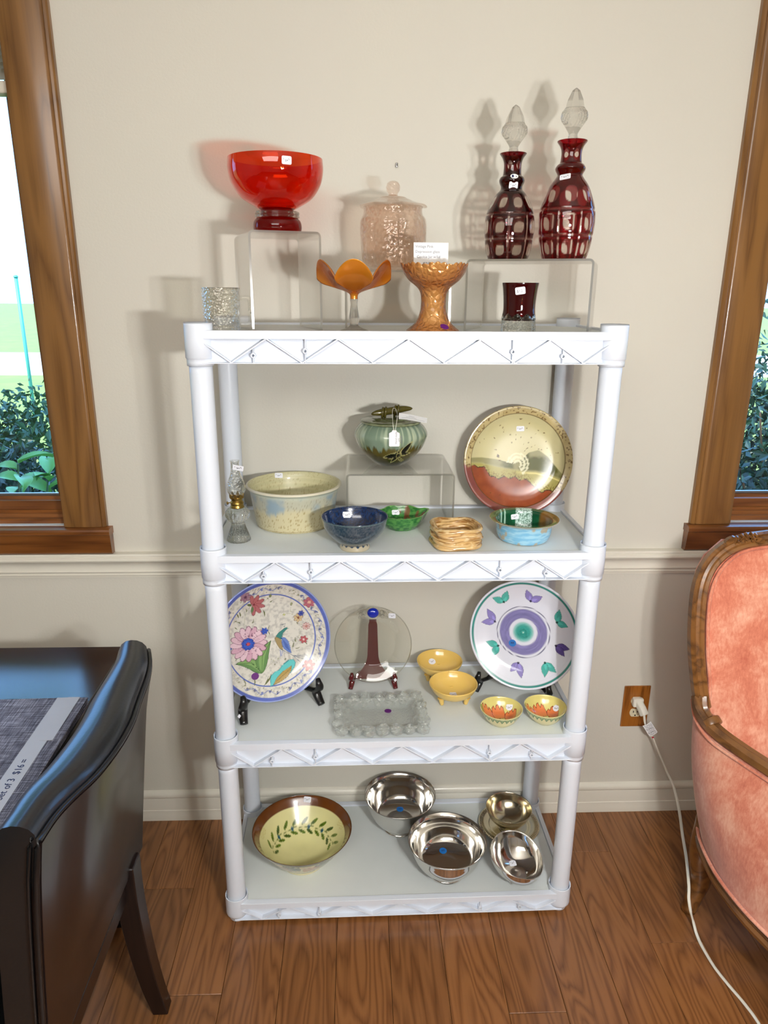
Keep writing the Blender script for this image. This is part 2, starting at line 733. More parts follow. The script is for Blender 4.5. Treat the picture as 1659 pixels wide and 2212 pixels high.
M['leather'] = simple('black_leather', S(20, 22, 24), .3, coat=.15, var=.1, bump=(170, .22, .0008), spec=.6)
M['piping'] = simple('leather_piping', S(16, 16, 17), .28, bump=(200, .1, .0005))
t = NT('coral_velvet')
co = t.coords()
a = t.noise(co, 9, 5, .65, .6)
b = t.noise(t.coords(scale=(60, 60, 22)), 3, 3, .7)
f = t.math('ADD', t.math('MULTIPLY', a, .75), t.math('MULTIPLY', b, .35))
bc = t.ramp(f, [(.36, S(184, 98, 76)), (.52, S(208, 128, 102)), (.70, S(228, 170, 144))])
M['velvet'] = t.surf(t.principled(bc, .8, sheen=.35, spec=.2, normal=t.bump(b, .25, .001)))
t = NT('woven_mat_cloth')
co = t.coords()
w1 = t.noise(t.coords(scale=(.25, 12, 1)), 90, 2, .7)
w2 = t.noise(t.coords(scale=(12, .25, 1)), 90, 2, .7)
f = t.math('MULTIPLY', t.math('ADD', w1, w2), .5)
bc = t.ramp(f, [(.38, S(40, 38, 48)), (.5, S(92, 90, 104)), (.62, S(168, 168, 182))])
M['mat'] = t.surf(t.principled(bc, .75, normal=t.bump(f, .5, .001)))
M['tape'] = simple('masking_tape', S(196, 198, 206), .6, var=.03, vscale=30)
M['ink'] = simple('ink', S(26, 32, 84), .6, var=.0)
M['greyink'] = simple('pencil', S(120, 122, 132), .7, var=.0)
M['paper'] = simple('white_paper', S(238, 240, 242), .7, var=.01)
M['sticker'] = simple('sticker_paper', S(236, 238, 246), .55, var=.01)
M['blue_dot'] = simple('blue_dot_paper', S(20, 110, 190), .5, var=.02)
M['purple_dot'] = simple('purple_dot_paper', S(92, 10, 110), .5, var=.02)
M['black'] = simple('black_plastic', S(14, 14, 15), .3, coat=.2, var=.02)
M['burgundy'] = simple('burgundy_lacquer', S(86, 16, 20), .22, coat=.4, var=.05)
M['acrylic'] = thin_glass('clear_acrylic', (.975, .975, .965, 1), base=.03, haze=(.035, (.9, .9, .86, 1), False))
M['acrylic_edge'] = thin_glass('acrylic_edge', (.93, .93, .9, 1), base=.12, rough=.15, haze=(.5, (.88, .88, .84, 1), True))
M['red_glass'] = thin_glass('red_glass', (.93, .25, .07, 1), base=.045, haze=(.05, (.8, .06, .01, 1), True))
M['dark_red_glass'] = thin_glass('deep_red_glass', (.6, .02, .02, 1), base=.05, haze=(.4, (.45, .006, .012, 1), True))
M['clear'] = solid_glass('clear_glass', (.97, .97, .96, 1), clear=.35)
M['clear_bumpy'] = solid_glass('pressed_clear_glass', (.96, .97, .95, 1), clear=.2, bump=(260, .5, .002))
M['tray_glass'] = thin_glass('tray_glass', (.93, .945, .93, 1), base=.08, bump=(240, .6, .003), power=1.8, refl=.75, haze=(.16, (.85, .88, .85, 1), False))
M['clear_thin'] = thin_glass('thin_clear_glass', (.96, .96, .94, 1), base=.05)
M['clear_relief'] = thin_glass('embossed_clear_glass', (.92, .92, .895, 1), base=.08, bump=(210, .9, .004), power=2.4)
M['pink_glass'] = thin_glass('pale_pink_glass', (.98, .915, .87, 1), base=.06, haze=(.04, (.9, .65, .52, 1), True), power=3)
M['pink_relief'] = thin_glass('embossed_pink_glass', (.982, .925, .885, 1), base=.05, bump=(120, .8, .005), power=2.8,
                              haze=(.035, (.9, .65, .52, 1), True))
M['ruby_thin'] = thin_glass('ruby_cut_glass', (1, 1, 1, 1), attr=True, base=.04)
M['ruby_dark'] = thin_glass('ruby_dark_glass', (.16, .004, .008, 1), base=.05, haze=(.25, (.10, .002, .004, 1), False))
M['silver'] = simple('silver_plate', (.86, .85, .82, 1), .10, metal=1, var=.03, vscale=12, bump=(9, .05, .004))
M['old_silver'] = simple('tarnished_silver', (.74, .68, .52, 1), .16, metal=1, var=.1, vscale=14, bump=(12, .08, .004))
M['brass'] = simple('brass', S(168, 138, 70), .3, metal=1, var=.1)
M['yellow_glaze'] = simple('yellow_glaze', S(234, 198, 108), .2, coat=.7, var=.05, vscale=14)
M['glaze'] = painted('painted_glaze', .22, .7)
M['glaze_matte'] = painted('satin_stoneware_glaze', .42, .25, bump=(220, .15, .0006))
M['marigold'] = NT('marigold_glass').m
t = NT('marigold_carnival_glass')
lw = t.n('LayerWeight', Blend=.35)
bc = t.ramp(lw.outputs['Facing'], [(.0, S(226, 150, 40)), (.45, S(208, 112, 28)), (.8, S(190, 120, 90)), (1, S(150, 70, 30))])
vor = t.n('TexVoronoi', {'feature': 'SMOOTH_F1'}, Scale=40.0)
t.set(vor.inputs['Vector'], t.coords())
pr = t.principled(bc, .2, .45, .6, .7)
tr = t.n('BsdfTransparent')
tr.inputs[0].default_value = (.85, .45, .12, 1)
mx = t.n('MixShader')
mx.inputs[0].default_value = .22
t.set(mx.inputs[1], pr)
t.set(mx.inputs[2], tr.outputs[0])
M['marigold'] = t.surf(mx.outputs[0])
t = NT('pressed_marigold_glass')
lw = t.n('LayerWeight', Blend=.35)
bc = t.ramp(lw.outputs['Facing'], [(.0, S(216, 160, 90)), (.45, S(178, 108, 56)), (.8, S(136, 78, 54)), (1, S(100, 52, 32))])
vor = t.n('TexVoronoi', {'feature': 'DISTANCE_TO_EDGE'}, Scale=85.0)
t.set(vor.inputs['Vector'], t.coords())
nr = t.bump(vor.outputs[0], .9, .006)
pr = t.principled(bc, .18, .25, .6, .8, nr)
tr = t.n('BsdfTransparent')
tr.inputs[0].default_value = (.9, .6, .3, 1)
mx = t.n('MixShader')
mx.inputs[0].default_value = .3
t.set(mx.inputs[1], pr)
t.set(mx.inputs[2], tr.outputs[0])
M['marigold_pressed'] = t.surf(mx.outputs[0])
M['blue_glass'] = simple('cobalt_glass', S(10, 40, 170), .08, coat=1, var=.05)
t = NT('window_glass')
lw = t.n('LayerWeight', Blend=.5)
f = t.math('ADD', t.math('MULTIPLY', t.math('POWER', lw.outputs['Facing'], 5.0), .8), .03)
tr = t.n('BsdfTransparent')
tr.inputs[0].default_value = (.96, .98, .97, 1)
gl = t.n('BsdfGlossy', Roughness=0.0)
mx = t.n('MixShader')
t.set(mx.inputs[0], f)
t.set(mx.inputs[1], tr.outputs[0])
t.set(mx.inputs[2], gl.outputs[0])
M['pane'] = t.surf(mx.outputs[0])
M['blind'] = simple('blind_slat_cream', S(214, 206, 190), .5, var=.02)
M['metal'] = simple('grey_metal', S(150, 150, 150), .35, metal=.9, var=.03)
M['leaf'] = simple('shrub_leaf', S(46, 92, 52), .45, var=.35, vscale=3, spec=.6)
M['leaf_dark'] = simple('hedge_leaf', S(24, 62, 44), .45, var=.4, vscale=4, spec=.6)
M['leaf_light'] = simple('young_leaf', S(96, 156, 70), .45, var=.15, vscale=20)
M['lawn'] = simple('lawn', S(118, 134, 52), .9, var=.2, vscale=2)
M['road'] = simple('pale_concrete', S(190, 188, 180), .9, var=.05)
M['siding'] = simple('porch_ceiling_paint', S(226, 232, 220), .6, var=.02)
M['teal'] = simple('teal_post_paint', S(70, 150, 130), .5)
M['bark'] = simple('bark', S(74, 60, 46), .9, var=.2)
M['cord'] = simple('white_cord_vinyl', S(228, 226, 214), .4, var=.01)
M['socket'] = simple('ivory_plastic', S(214, 206, 176), .35, var=.02)
M['red_ink'] = simple('red_print', S(196, 30, 60), .5, var=0)
M['bulb'] = NT('lamp_glow').m
t = NT('lamp_glow')
em = t.n('Emission', Strength=12.0)
em.inputs[0].default_value = (1, .85, .62, 1)
M['bulb'] = t.surf(em.outputs[0])

# ================================================================== THE SETTING
RX, RYF, RH = 2.9, -5.0, 2.7
WT = .13
WIN = [(-2.25, -.897), (.940, 2.3)]
WZ0, WZ1 = .965, 2.36
mb = MB()
mb.box(-RX, RX, 0, WT, 0, WZ0)
mb.box(-RX, RX, 0, WT, WZ1, RH)
mb.box(-RX, WIN[0][0], 0, WT, WZ0, WZ1)
mb.box(WIN[0][1], WIN[1][0], 0, WT, WZ0, WZ1)
mb.box(WIN[1][1], RX, 0, WT, WZ0, WZ1)
struct(link('wall_back', mb.mesh('wall_back'), M['wall']))
struct(link('wall_left', MB().box(-RX - .1, -RX, RYF, WT, 0, RH).mesh('wall_left'), M['wall_far']))
struct(link('wall_right', MB().box(RX, RX + .1, RYF, WT, 0, RH).mesh('wall_right'), M['wall_far']))
struct(link('wall_front', MB().box(-RX, RX, RYF - .12, RYF, 0, RH).mesh('wall_front'), M['wall_far']))
struct(link('ceiling', MB().box(-RX - .1, RX + .1, RYF - .12, WT, RH, RH + .1).mesh('ceiling'), M['ceiling']))
floor = struct(link('floor', MB().box(-RX - .1, RX + .1, RYF - .12, WT, -.08, -.012).mesh('floor'), M['darkwood']))
# planks: one chamfered board mesh, scaled in length
mb = MB()
mb.box(-.5, .5, -.5, .5, -.5, .5)
PW = .1335
known = {(-.695): [-.282], (-.5615): [-.60], (.64): [-.494], (.5065): [-.182], (.2395): [-.668, -1.9], (-.428): [-.95],
         (-.2945): [-1.25], (-.161): [-.82], (-.0275): [-1.5], (.106): [-1.1], (.373): [-1.0], (.7735): [-1.05]}
k0 = int(math.floor((-RX + .695) / PW))
x = -.695 + k0 * PW
lenmesh = {}
while x < RX:
    xx = round(x, 4)
    ys = [0.0]
    for kx, v in known.items():
        if abs(kx - xx) < .01:
            ys += v
    while ys[-1] > RYF:
        ys.append(round(ys[-1] - random.choice((.9, 1.1, 1.3, .7)), 3))
    ys[-1] = RYF
    for ya, yb in zip(ys[:-1], ys[1:]):
        a, b = ya - .0005, yb + .0005
        key = round(a - b, 3)
        if key not in lenmesh:
            w2, h2 = PW / 2 - .0004, key / 2
            ch = .0009
            V = [(-w2, -h2, -.012), (w2, -h2, -.012), (w2, h2, -.012), (-w2, h2, -.012),
                 (-w2, -h2, -ch), (w2, -h2, -ch), (w2, h2, -ch), (-w2, h2, -ch),
                 (-w2 + ch, -h2 + ch, 0), (w2 - ch, -h2 + ch, 0), (w2 - ch, h2 - ch, 0), (-w2 + ch, h2 - ch, 0)]
            F = [(0, 1, 5, 4), (1, 2, 6, 5), (2, 3, 7, 6), (3, 0, 4, 7), (4, 5, 9, 8), (5, 6, 10, 9), (6, 7, 11, 10),
                 (7, 4, 8, 11), (8, 9, 10, 11), (3, 2, 1, 0)]
            me = bpy.data.meshes.new('plank')
            me.from_pydata(V, [], F)
            me.materials.append(M['floor'])
            lenmesh[key] = me
        o = bpy.data.objects.new('plank', lenmesh[key])
        COLL.objects.link(o)
        o.parent = floor
        o.location = (x + PW / 2, (a + b) / 2, 0)
    x += PW


def extrude_profile(name, prof, x0, x1, mat):
    """(y,z) profile run along x"""
    return link(name, MB().prism(prof, 'x', x0, x1).mesh(name, smooth=True, autos=.5), mat)


# baseboard with a rounded cap and a shoe; chair rail with coves
bprof = [(0, 0), (-.0155, 0), (-.0155, .004), (-.0145, .018), (-.0125, .030), (-.0125, .034), (-.0105, .036), (-.0095, .072), (-.0085, .077),
         (-.0125, .082), (-.0135, .088), (-.0115, .094), (-.0075, .098), (-.003, .101), (0, .102)]
struct(extrude_profile('baseboard_back', bprof, -RX, RX, M['trim']))
rprof = [(0, .815), (-.008, .815), (-.008, .819), (-.011, .820), (-.012, .8235), (-.010, .826), (-.010, .829), (-.014, .831),
         (-.0155, .834), (-.014, .837), (-.013, .846), (-.0135, .853), (-.019, .862), (-.026, .867), (-.0275, .871), (-.026, .876),
         (-.0215, .879), (-.022, .883), (-.020, .887), (0, .888)]
struct(extrude_profile('trim_1', rprof, -RX, RX, M['trim']))
for nm, x0, x1 in (('baseboard_left', -RX, -RX + .014), ('baseboard_right', RX - .014, RX)):
    struct(link(nm, MB().box(x0, x1, RYF, -.02, 0, .1).mesh(nm), M['trim']))


def window(n, x0, x1, inner):
    """inner: which side faces the shelf (+1: right edge of the opening, -1: left edge)"""
    w = bpy.data.objects.new('window_%d' % n, None)
    COLL.objects.link(w)
    struct(w)
    cw = .113
    prof = [(0, 0), (.0, -.012), (.004, -.016), (.010, -.0165), (.013, -.014), (.016, -.017), (.020, -.0185), (cw - .012, -.0185),
            (cw - .006, -.0165), (cw, -.014), (cw, 0)]     # (distance from the outer edge, y)
    for s, xe in ((-1, x0), (1, x1)):
        xo = xe + s * cw
        pts = [(xo - s * a, b) for a, b in prof]
        link('casing', MB().prism(pts, 'z', WZ0 + .0005, WZ1 + .0).mesh('casing', True, autos=.5), M['casing'], w)
    pts = [(b, WZ1 + cw - a) for a, b in prof]
    link('casing', MB().prism(pts, 'x', x0 - cw, x1 + cw).mesh('casing', True, autos=.5), M['casing_x'], w)
    # stool with a nosed front edge, apron below it
    st = [(.10, WZ0 - .001), (.10, WZ0 - .020), (-.030, WZ0 - .020), (-.034, WZ0 - .016), (-.035, WZ0 - .008), (-.033, WZ0 - .003), (-.028, WZ0 - .001)]
    link('stool', MB().prism(st, 'x', x0 - cw - .012, x1 + cw + .012).mesh('stool', True, autos=.5), M['casing_x'], w)
    ap = [(0, WZ0 - .0205), (0, .8885), (-.018, .8885), (-.022, .893), (-.0235, .905), (-.0265, .932), (-.028, WZ0 - .0205)]
    link('apron', MB().prism(ap, 'x', x0 - cw - .010, x1 + cw + .010).mesh('apron', True, autos=.5), M['casing_x'], w)
    # jambs and head
    mb_ = MB()
    mb_.box(x0, x0 + .006, -.001, WT, WZ0, WZ1)
    link('jamb', mb_.mesh('jamb'), M['casing'], w)
    link('jamb', MB().box(x1 - .006, x1, -.001, WT, WZ0, WZ1).mesh('jamb'), M['casing'], w)
    link('jamb', MB().box(x0, x1, -.001, WT, WZ1 - .006, WZ1).mesh('jamb'), M['casing_x'], w)
    # sash: stepped bottom rail, stiles
    y0, y1 = .048, .085
    steps = [(.020, WZ0), (.020, WZ0 + .012), (.034, WZ0 + .014), (.036, WZ0 + .022), (.044, WZ0 + .024), (.044, WZ0 + .031), (.050, WZ0 + .032),
             (.052, WZ0 + .055), (.060, WZ0 + .058), (.062, WZ0 + .066), (.085, WZ0 + .066), (.085, WZ0)]
    link('sash_rail', MB().prism(steps, 'x', x0 + .006, x1 - .006).mesh('sash_rail', True, autos=.4), M['casing_x'], w)
    link('sash_rail', MB().box(x0 + .006, x1 - .006, y0, y1, WZ1 - .05, WZ1 - .006).mesh('sash_rail', bevel=.003), M['casing_x'], w)
    for xa, xb in ((x0 + .006, x0 + .034), (x1 - .034, x1 - .006)):
        link('sash_stile', MB().box(xa, xb, .055, y1, WZ0 + .066, WZ1 - .05).mesh('sash_stile', bevel=.003), M['casing'], w)
    link('window_bead', MB().box(x0 + .034, x1 - .034, .066, .076, WZ0 + .066, WZ0 + .073).mesh('window_bead', bevel=.001), M['metal'], w,
         label='grey metal bead under the glass')
    link('window_pane', MB().box(x0 + .034, x1 - .034, .074, .078, WZ0 + .070, WZ1 - .05).mesh('window_pane'), M['pane'], w)
    return w


window(1, WIN[0][0], WIN[0][1], 1)
window(2, WIN[1][0], WIN[1][1], -1)
# blind in the left window
bl = thing('venetian_blind', 'cream slatted blind drawn up at the top of the left window', 'blind', (-1.55, .03, 2.35))
link('head_rail', MB().box(-.62, .645, -.02, .02, -.04, 0).mesh('head_rail', bevel=.003), M['blind'], bl)
slat = MB().prism([(-.020, .000), (-.010, .0035), (0, .0045), (.010, .0035), (.020, 0), (.010, .0022), (0, .0032), (-.010, .0022)], 'x', -.62, .645)
slat_me = slat.mesh('slat', True, autos=.6, mat=M['blind'])
for k in range(19):
    link('slat', slat_me, None, bl, (0, 0, -.052 - k * .0135), (-.35, 0, 0))
link('bottom_rail', MB().box(-.62, .645, -.02, .02, -.338, -.312).mesh('bottom_rail', bevel=.004), M['blind'], bl)
link('ladder_cord', MB().tube([(.6, -.021, -.04), (.6, -.021, -.315)], circ(.001, 6), up=(1, 0, 0)).mesh('ladder_cord'), M['cord'], bl)

# nail left in the wall
nl = thing('wall_nail', 'small bent metal nail left in the bare wall above the pink jar', 'nail', (-.006, 0, 1.870))
link('shank', MB().tube([(0, .004, 0), (0, -.008, -.001), (.001, -.012, .003)], circ(.0012, 8), up=(1, 0, 0)).mesh('shank', True), M['metal'], nl)
link('head', MB().box(-.003, .0025, -.006, -.0008, -.005, .005).mesh('head', bevel=.001), M['metal'], nl)

# ================================================================== OUTDOORS
GZ = -.35
struct(link('trim_2', MB().box(-60, 60, .2, 90, GZ - .1, GZ).mesh('lawn'), M['lawn']))
bpy.data.objects['trim_2'].name = 'lawn'
rd = struct(link('pavement', MB().box(-60, 60, 15, 21, GZ, GZ + .01).mesh('pavement'), M['road']))


def foliage(name, spec, n, size, mat, seed, parent, shell=.0):
    """leaf cards with a fold, scattered through ellipsoids (cx,cy,cz,rx,ry,rz)"""
    rs = np.random.RandomState(seed)
    V, F = [], []
    for k in range(n):
        cx, cy_, cz, rx, ry, rz = spec[k % len(spec)]
        d = rs.normal(size=3)
        d /= np.linalg.norm(d)
        r = (rs.uniform(shell, 1)) ** .5
        p = np.array([cx + d[0] * rx * r, cy_ + d[1] * ry * r, cz + d[2] * rz * r])
        a = rs.normal(size=3)
        a /= np.linalg.norm(a)
        b = np.cross(a, rs.normal(size=3))
        b /= np.linalg.norm(b)
        c = np.cross(a, b)
        s = size * rs.uniform(.6, 1.3)
        o = len(V)
        V += [p - a * s, p - a * .2 * s + b * s * .45 + c * s * .12, p + a * s, p - a * .2 * s - b * s * .45 + c * s * .12]
        F += [[o, o + 1, o + 2], [o, o + 2, o + 3]]
    me = bpy.data.meshes.new(name)
    me.from_pydata([tuple(v) for v in V], [], F)
    o = link(name, me, mat, parent)
    o['kind'] = 'stuff'
    return o


def shrub(name, label, x, y, r, h, n, size, mat, seed, group=None, cat='shrub', nb=7):
    t_ = thing(name, label, cat, (x, y, GZ), 0, group)
    rs = random.Random(seed)
    spec = [(0, 0, h * .55, r * .9, r * .8, h * .5)]
    for k in range(nb):
        spec.append((rs.uniform(-.6, .6) * r, rs.uniform(-.6, .6) * r, h * rs.uniform(.35, .85), r * .5, r * .5, h * .3))
    foliage('foliage', spec, n, size, mat, seed, t_)
    mbs = MB()
    for k in range(7):
        a = rs.uniform(0, 2 * PI)
        e = Vector((math.cos(a) * r * .6, math.sin(a) * r * .6, h * rs.uniform(.6, .9)))
        mbs.tube(spline([(0, 0, 0), e * .4 + Vector((.02, 0, h * .1)), e], 4), circ(.012, 6), scales=[1 - .08 * q for q in range(9)])
    link('stems', mbs.mesh('stems', True), M['bark'], t_)
    return t_


shrub('evergreen_bush', 'dense dark evergreen bush under the left window', -1.75, 1.15, .62, 1.34, 15000, .024, M['leaf_dark'], 3)
shrub('leafy_bush', 'paler loose bush rising behind the evergreen in the left window', -2.6, 2.75, .7, 1.25, 4500, .035, M['leaf'], 5)
shrub('hedge_bush', 'dark green hedge bush seen through the right window', 2.15, 1.75, .8, 1.95, 11000, .030, M['leaf_dark'], 8)
shrub('leafy_shrub', 'bright leaved shrub in front of the hedge at the right window', 1.45, .62, .2, 1.25, 500, .04, M['leaf'], 9)
shrub('round_bush', 'low round bush further left beyond the left window', -3.6, 1.5, .7, 1.2, 3000, .035, M['leaf'], 12)
sp = thing('young_plant', 'young plant with broad bright leaves at the foot of the left window', 'plant', (-1.28, .42, GZ))
lm = grid_mesh('leaf', lambda u, v: ((u - .5) * .055 * math.sin(PI * (.06 + .9 * v)) ** .8 * 1.0, v * .105,
                                      .012 * abs(u - .5) * 2 + .02 * math.sin(PI * v * .8)), 4, 6, True, M['leaf_light'])
rs = random.Random(4)
stem = MB()
for k in range(5):
    a = rs.uniform(0, 2 * PI)
    tip = Vector((.16 * math.cos(a) + .02, .09 * math.sin(a), 1.30 + .035 * k))
    pth = spline([(0, 0, 0), (tip.x * .3, tip.y * .3, .75), tip], 4)
    stem.tube(pth, circ(.0035, 6))
    for q in range(4):
        aa = a + q * 2.2 + rs.uniform(-.4, .4)
        link('leaf', lm, None, sp, tip - Vector((0, 0, .022 * q)), (rs.uniform(-.3, .3), rs.uniform(-.3, .2), aa))
link('stems', stem.mesh('stems', True), M['leaf'], sp)
# porch over the left window, a post beyond the lawn, trees far behind
pc = thing('porch_ceiling', 'white boarded porch ceiling seen at the top of the left window', 'ceiling', (-1.8, .13, 2.86))
bd = MB()
for k in range(12):
    link('board', MB().prism([(k * .14, 0), (k * .14 + .134, 0), (k * .14 + .134, .015), (k * .14, .015)], 'y', 0, 2.6).mesh('board'),
         M['siding'], pc, (-1.2, 0, 0), (0, 0, .35))
link('beam', MB().box(-1.9, 1.0, 2.5, 2.62, -.10, .02).mesh('beam'), M['siding'], pc)
ps = thing('marker_post', 'thin teal green post standing on the lawn beyond the left window', 'post', (-4.49, 8.0, GZ))
link('pole', MB().tube([(0, 0, 0), (0, 0, 2.05)], circ(.022, 10), up=(1, 0, 0)).mesh('pole', True), M['teal'], ps)
link('cap', lathe('cap', [(.0, .03), (.02, .025), (.03, .0), (.0, .0)], 12, 2), M['teal'], ps, (0, 0, 2.05))
# ================================================================== FLOOR LAMP (beside the viewer, lights the wall)
ch = thing('floor_lamp', 'slim brass floor lamp with three bare bulbs standing beside the viewer', 'lamp', (CH[0], CH[1], 0))
link('base', lathe('base', [(0, 0), (.13, 0), (.135, .006), (.12, .016), (.04, .024), (.014, .03), (0, .03)], 40, 3), M['brass'], ch)
link('pole', MB().tube([(0, 0, .02), (0, 0, CH[2] - .14)], circ(.010, 10), up=(1, 0, 0)).mesh('pole', True), M['brass'], ch)
for k in range(3):
    a = 2 * PI * k / 3 + .1
    c, s = math.cos(a), math.sin(a)
    link('arm', MB().tube(spline([(0, 0, CH[2] - .15), (c * .05, s * .05, CH[2] - .16), (c * .085, s * .085, CH[2] - .11), (c * .085, s * .085, CH[2] - .05)], 5),
                          circ(.005, 8)).mesh('arm', True), M['brass'], ch)
    pl = bpy.data.lights.new('bulb_light', 'POINT')
    pl.energy = BULB_W
    pl.color = (1, .985, .96)
    pl.shadow_soft_size = .024
    po = bpy.data.objects.new('bulb_light', pl)
    COLL.objects.link(po)
    po.parent = ch
    po.location = (c * .085, s * .085, CH[2])

# ================================================================== SHELF UNIT
SP, CT, CHH = .4808, .0748, .083
ZS = [CT + k * SP - .017 for k in range(4)]          # top of each shelf surface
YF, YR, XP = -.374, -.045, .428
unit = thing('shelf_unit', 'white plastic four tier shelving unit standing against the wall between the windows', 'shelf', (0, 0, 0), .0105)
ZIGB = (-.3615, -.2185, -.0732, .0732, .2185, .3615)
ZIGT = (-.427, -.290, -.1455, 0, .1455, .290, .427)


def front_panel(zt, zb, y0, flip=1):
    """lip with raised band, zigzag ribs and screw bosses; flip=-1 mirrors it to the back"""
    m = MB()
    f = flip
    bx = lambda a, b, c, d, e, g: m.box(a, b, min(c, d), max(c, d), e, g)
    X = .432
    hb = zt - .0165
    bx(-X, X, y0, y0 + f * .016, hb, zt)
    bx(-X, X, y0 + f * .0135, y0 + f * .016, zb, hb + .001)
    bx(-X, X, y0, y0 + f * .014, zb, zb + .0022)
    z1, z2 = hb + .0005, zb + .002
    pts = []
    for i in range(6):
        pts += [(ZIGT[i], z1), (ZIGB[i], z2)]
    pts.append((ZIGT[6], z1))
    for (xa, za), (xb, zb_) in zip(pts[:-1], pts[1:]):
        dx, dz = xb - xa, zb_ - za
        l = math.hypot(dx, dz)
        nx, nz = -dz / l * .0014, dx / l * .0014
        q = [(xa - nx, za - nz), (xb - nx, zb_ - nz), (xb + nx, zb_ + nz), (xa + nx, za + nz)]
        m.prism(q, 'y', y0 + f * .0006, y0 + f * .0145)
    for s in (-1, 1):
        for xb, zc, up in ((.2120, zt - .040, 1), (.317, zt - .049, 0)):
            xb *= s
            zc = max(zc, zb + .014)
            rb = [(xb + .0052 * math.cos(2 * PI * k / 16), zc + .0052 * math.sin(2 * PI * k / 16)) for k in range(16)]
            ri = [(xb + .0026 * math.cos(2 * PI * k / 16), zc + .0026 * math.sin(2 * PI * k / 16)) for k in range(16)]
            o = len(m.V)
            m.V += [(a, y0 - f * .0006, b) for a, b in rb] + [(a, y0 - f * .0006, b) for a, b in ri] + \
                   [(a, y0 + f * .0138, b) for a, b in rb] + [(a, y0 + f * .0110, b) for a, b in ri]
            for k in range(16):
                j = (k + 1) % 16
                m.F += [[o + k, o + j, o + 16 + j, o + 16 + k], [o + k, o + 32 + k, o + 32 + j, o + j],
                        [o + 16 + k, o + 16 + j, o + 48 + j, o + 48 + k]]
            m.F.append([o + 48 + k for k in range(16)])
            m.box(xb - .001, xb + .001, min(y0 + f * .001, y0 + f * .014), max(y0 + f * .001, y0 + f * .014), zb + .001, zc - .005)
            if up or True:
                m.box(xb - .001, xb + .001, min(y0 + f * .001, y0 + f * .014), max(y0 + f * .001, y0 + f * .014), zc + .005,
                      (z1 if up else zc + .013))
    return m


cup_prof = [(.0262, -.001, 1), (.0292, -.001, 1), (.0290, .028), (.0288, CHH - .012, 1), (.0283, CHH, 1), (.0262, CHH, 1),
            (.0255, CHH - .02, 1), (.0250, .02, 1), (.0262, -.001, 1)]
cup_me = lathe('corner_cup', [(.0240, 0, 1), (.0272, 0, 1), (.0275, .014, 1), (.0292, .0155, 1), (.0290, CHH - .002), (.0285, CHH, 1),
                              (.0268, CHH, 1), (.0262, CHH - .004, 1), (.0255, CHH - .03, 1), (.0240, 0, 1)], 48, 2, mat=M['plastic'])
foot_me = lathe('corner_cup', [(.0002, -.0), (.019, .0, 1), (.0215, .004), (.0235, .0125), (.0288, .020), (.0292, .03), (.0290, CT - .002), (.0285, CT, 1),
                               (.0268, CT, 1), (.0258, CT - .03, 1), (.02, CT - .05, 1), (.0002, CT - .05)], 48, 2, mat=M['plastic'])
post_me = lathe('post', [(.0232, 0, 1), (.0238, .004), (.0238, .06), (.0238, SP - CHH - .004), (.0232, SP - CHH + .02, 1)], 40, 2,
                mat=M['plastic'])
for k in range(4):
    zt = CT + k * SP - .012
    zb = zt - .0655 if k else .010
    sh = link('shelf', None, None, unit) if False else None
    body = MB()
    body.box(-.44, .44, YF - .022, -.02, ZS[k] - .004, ZS[k] - .0012)
    for s in (-1, 1):
        a, b = sorted((s * .452, s * .440))
        body.box(a, b, YF + .02, YR - .018, zt - .0165, zt)
        a, b = sorted((s * .446, s * .440))
        body.box(a, b, YF + .02, YR - .018, zb, zt - .0160)
    for q in range(5):
        body.box(-.43, .43, YF + .05 + q * .062, YF + .053 + q * .062, zb + .02, ZS[k] - .004)
    shf = link('shelf', body.mesh('shelf', bevel=.0008, bseg=1), M['plastic'], unit)
    link('front_panel', front_panel(zt, zb, YF - .026).mesh('front_panel', bevel=.0004, bseg=1), M['plastic'], shf)
    link('back_panel', front_panel(zt, zb, YR + .026, -1).mesh('back_panel'), M['plastic'], shf)
    for sx in (-1, 1):
        for y in (YF, YR):
            link('corner_cup', cup_me if k else foot_me, None, shf, (sx * XP, y, (CT + k * SP - CHH) if k else 0))
    link('liner', MB().box(-.4395, .4395, YF - .0135, -.032, ZS[k] - .0012, ZS[k]).mesh('liner', bevel=.0004, bseg=1), M['liner'], shf,
         label='pale grey cloth liner covering the shelf')
    if k < 3:
        for sx in (-1, 1):
            for y in (YF, YR):
                link('post', post_me, None, unit, (sx * XP, y, CT + k * SP - .012))


# ================================================================== LEFT: TABLE, MATS, CHAIR
tb = thing('dining_table', 'black wooden dining table in the left corner under grey mats', 'table', (-1.35, -.98, 0))
# right edge x=-.663, rear edge y=-.31
link('tabletop', MB().box(-.70, .687, -.67, .67, .727, .76).mesh('tabletop', bevel=.003), M['tablewood'], tb)
for a in ((-.66, .64, .60, .62), (-.66, .64, -.62, -.60)):
    link('apron', MB().box(a[0], a[1], a[2], a[3], .64, .727).mesh('apron', bevel=.002), M['tablewood'], tb)
for a in ((.62, .64), (-.66, -.64)):
    link('apron', MB().box(a[0], a[1], -.60, .60, .64, .727).mesh('apron', bevel=.002), M['tablewood'], tb)
for sx, sy in ((.61, .6), (.61, -.6), (-.63, .6), (-.63, -.6)):
    link('leg', MB().box(sx - .03, sx + .03, sy - .03, sy + .03, 0, .727).mesh('leg', bevel=.004), M['tablewood'], tb)

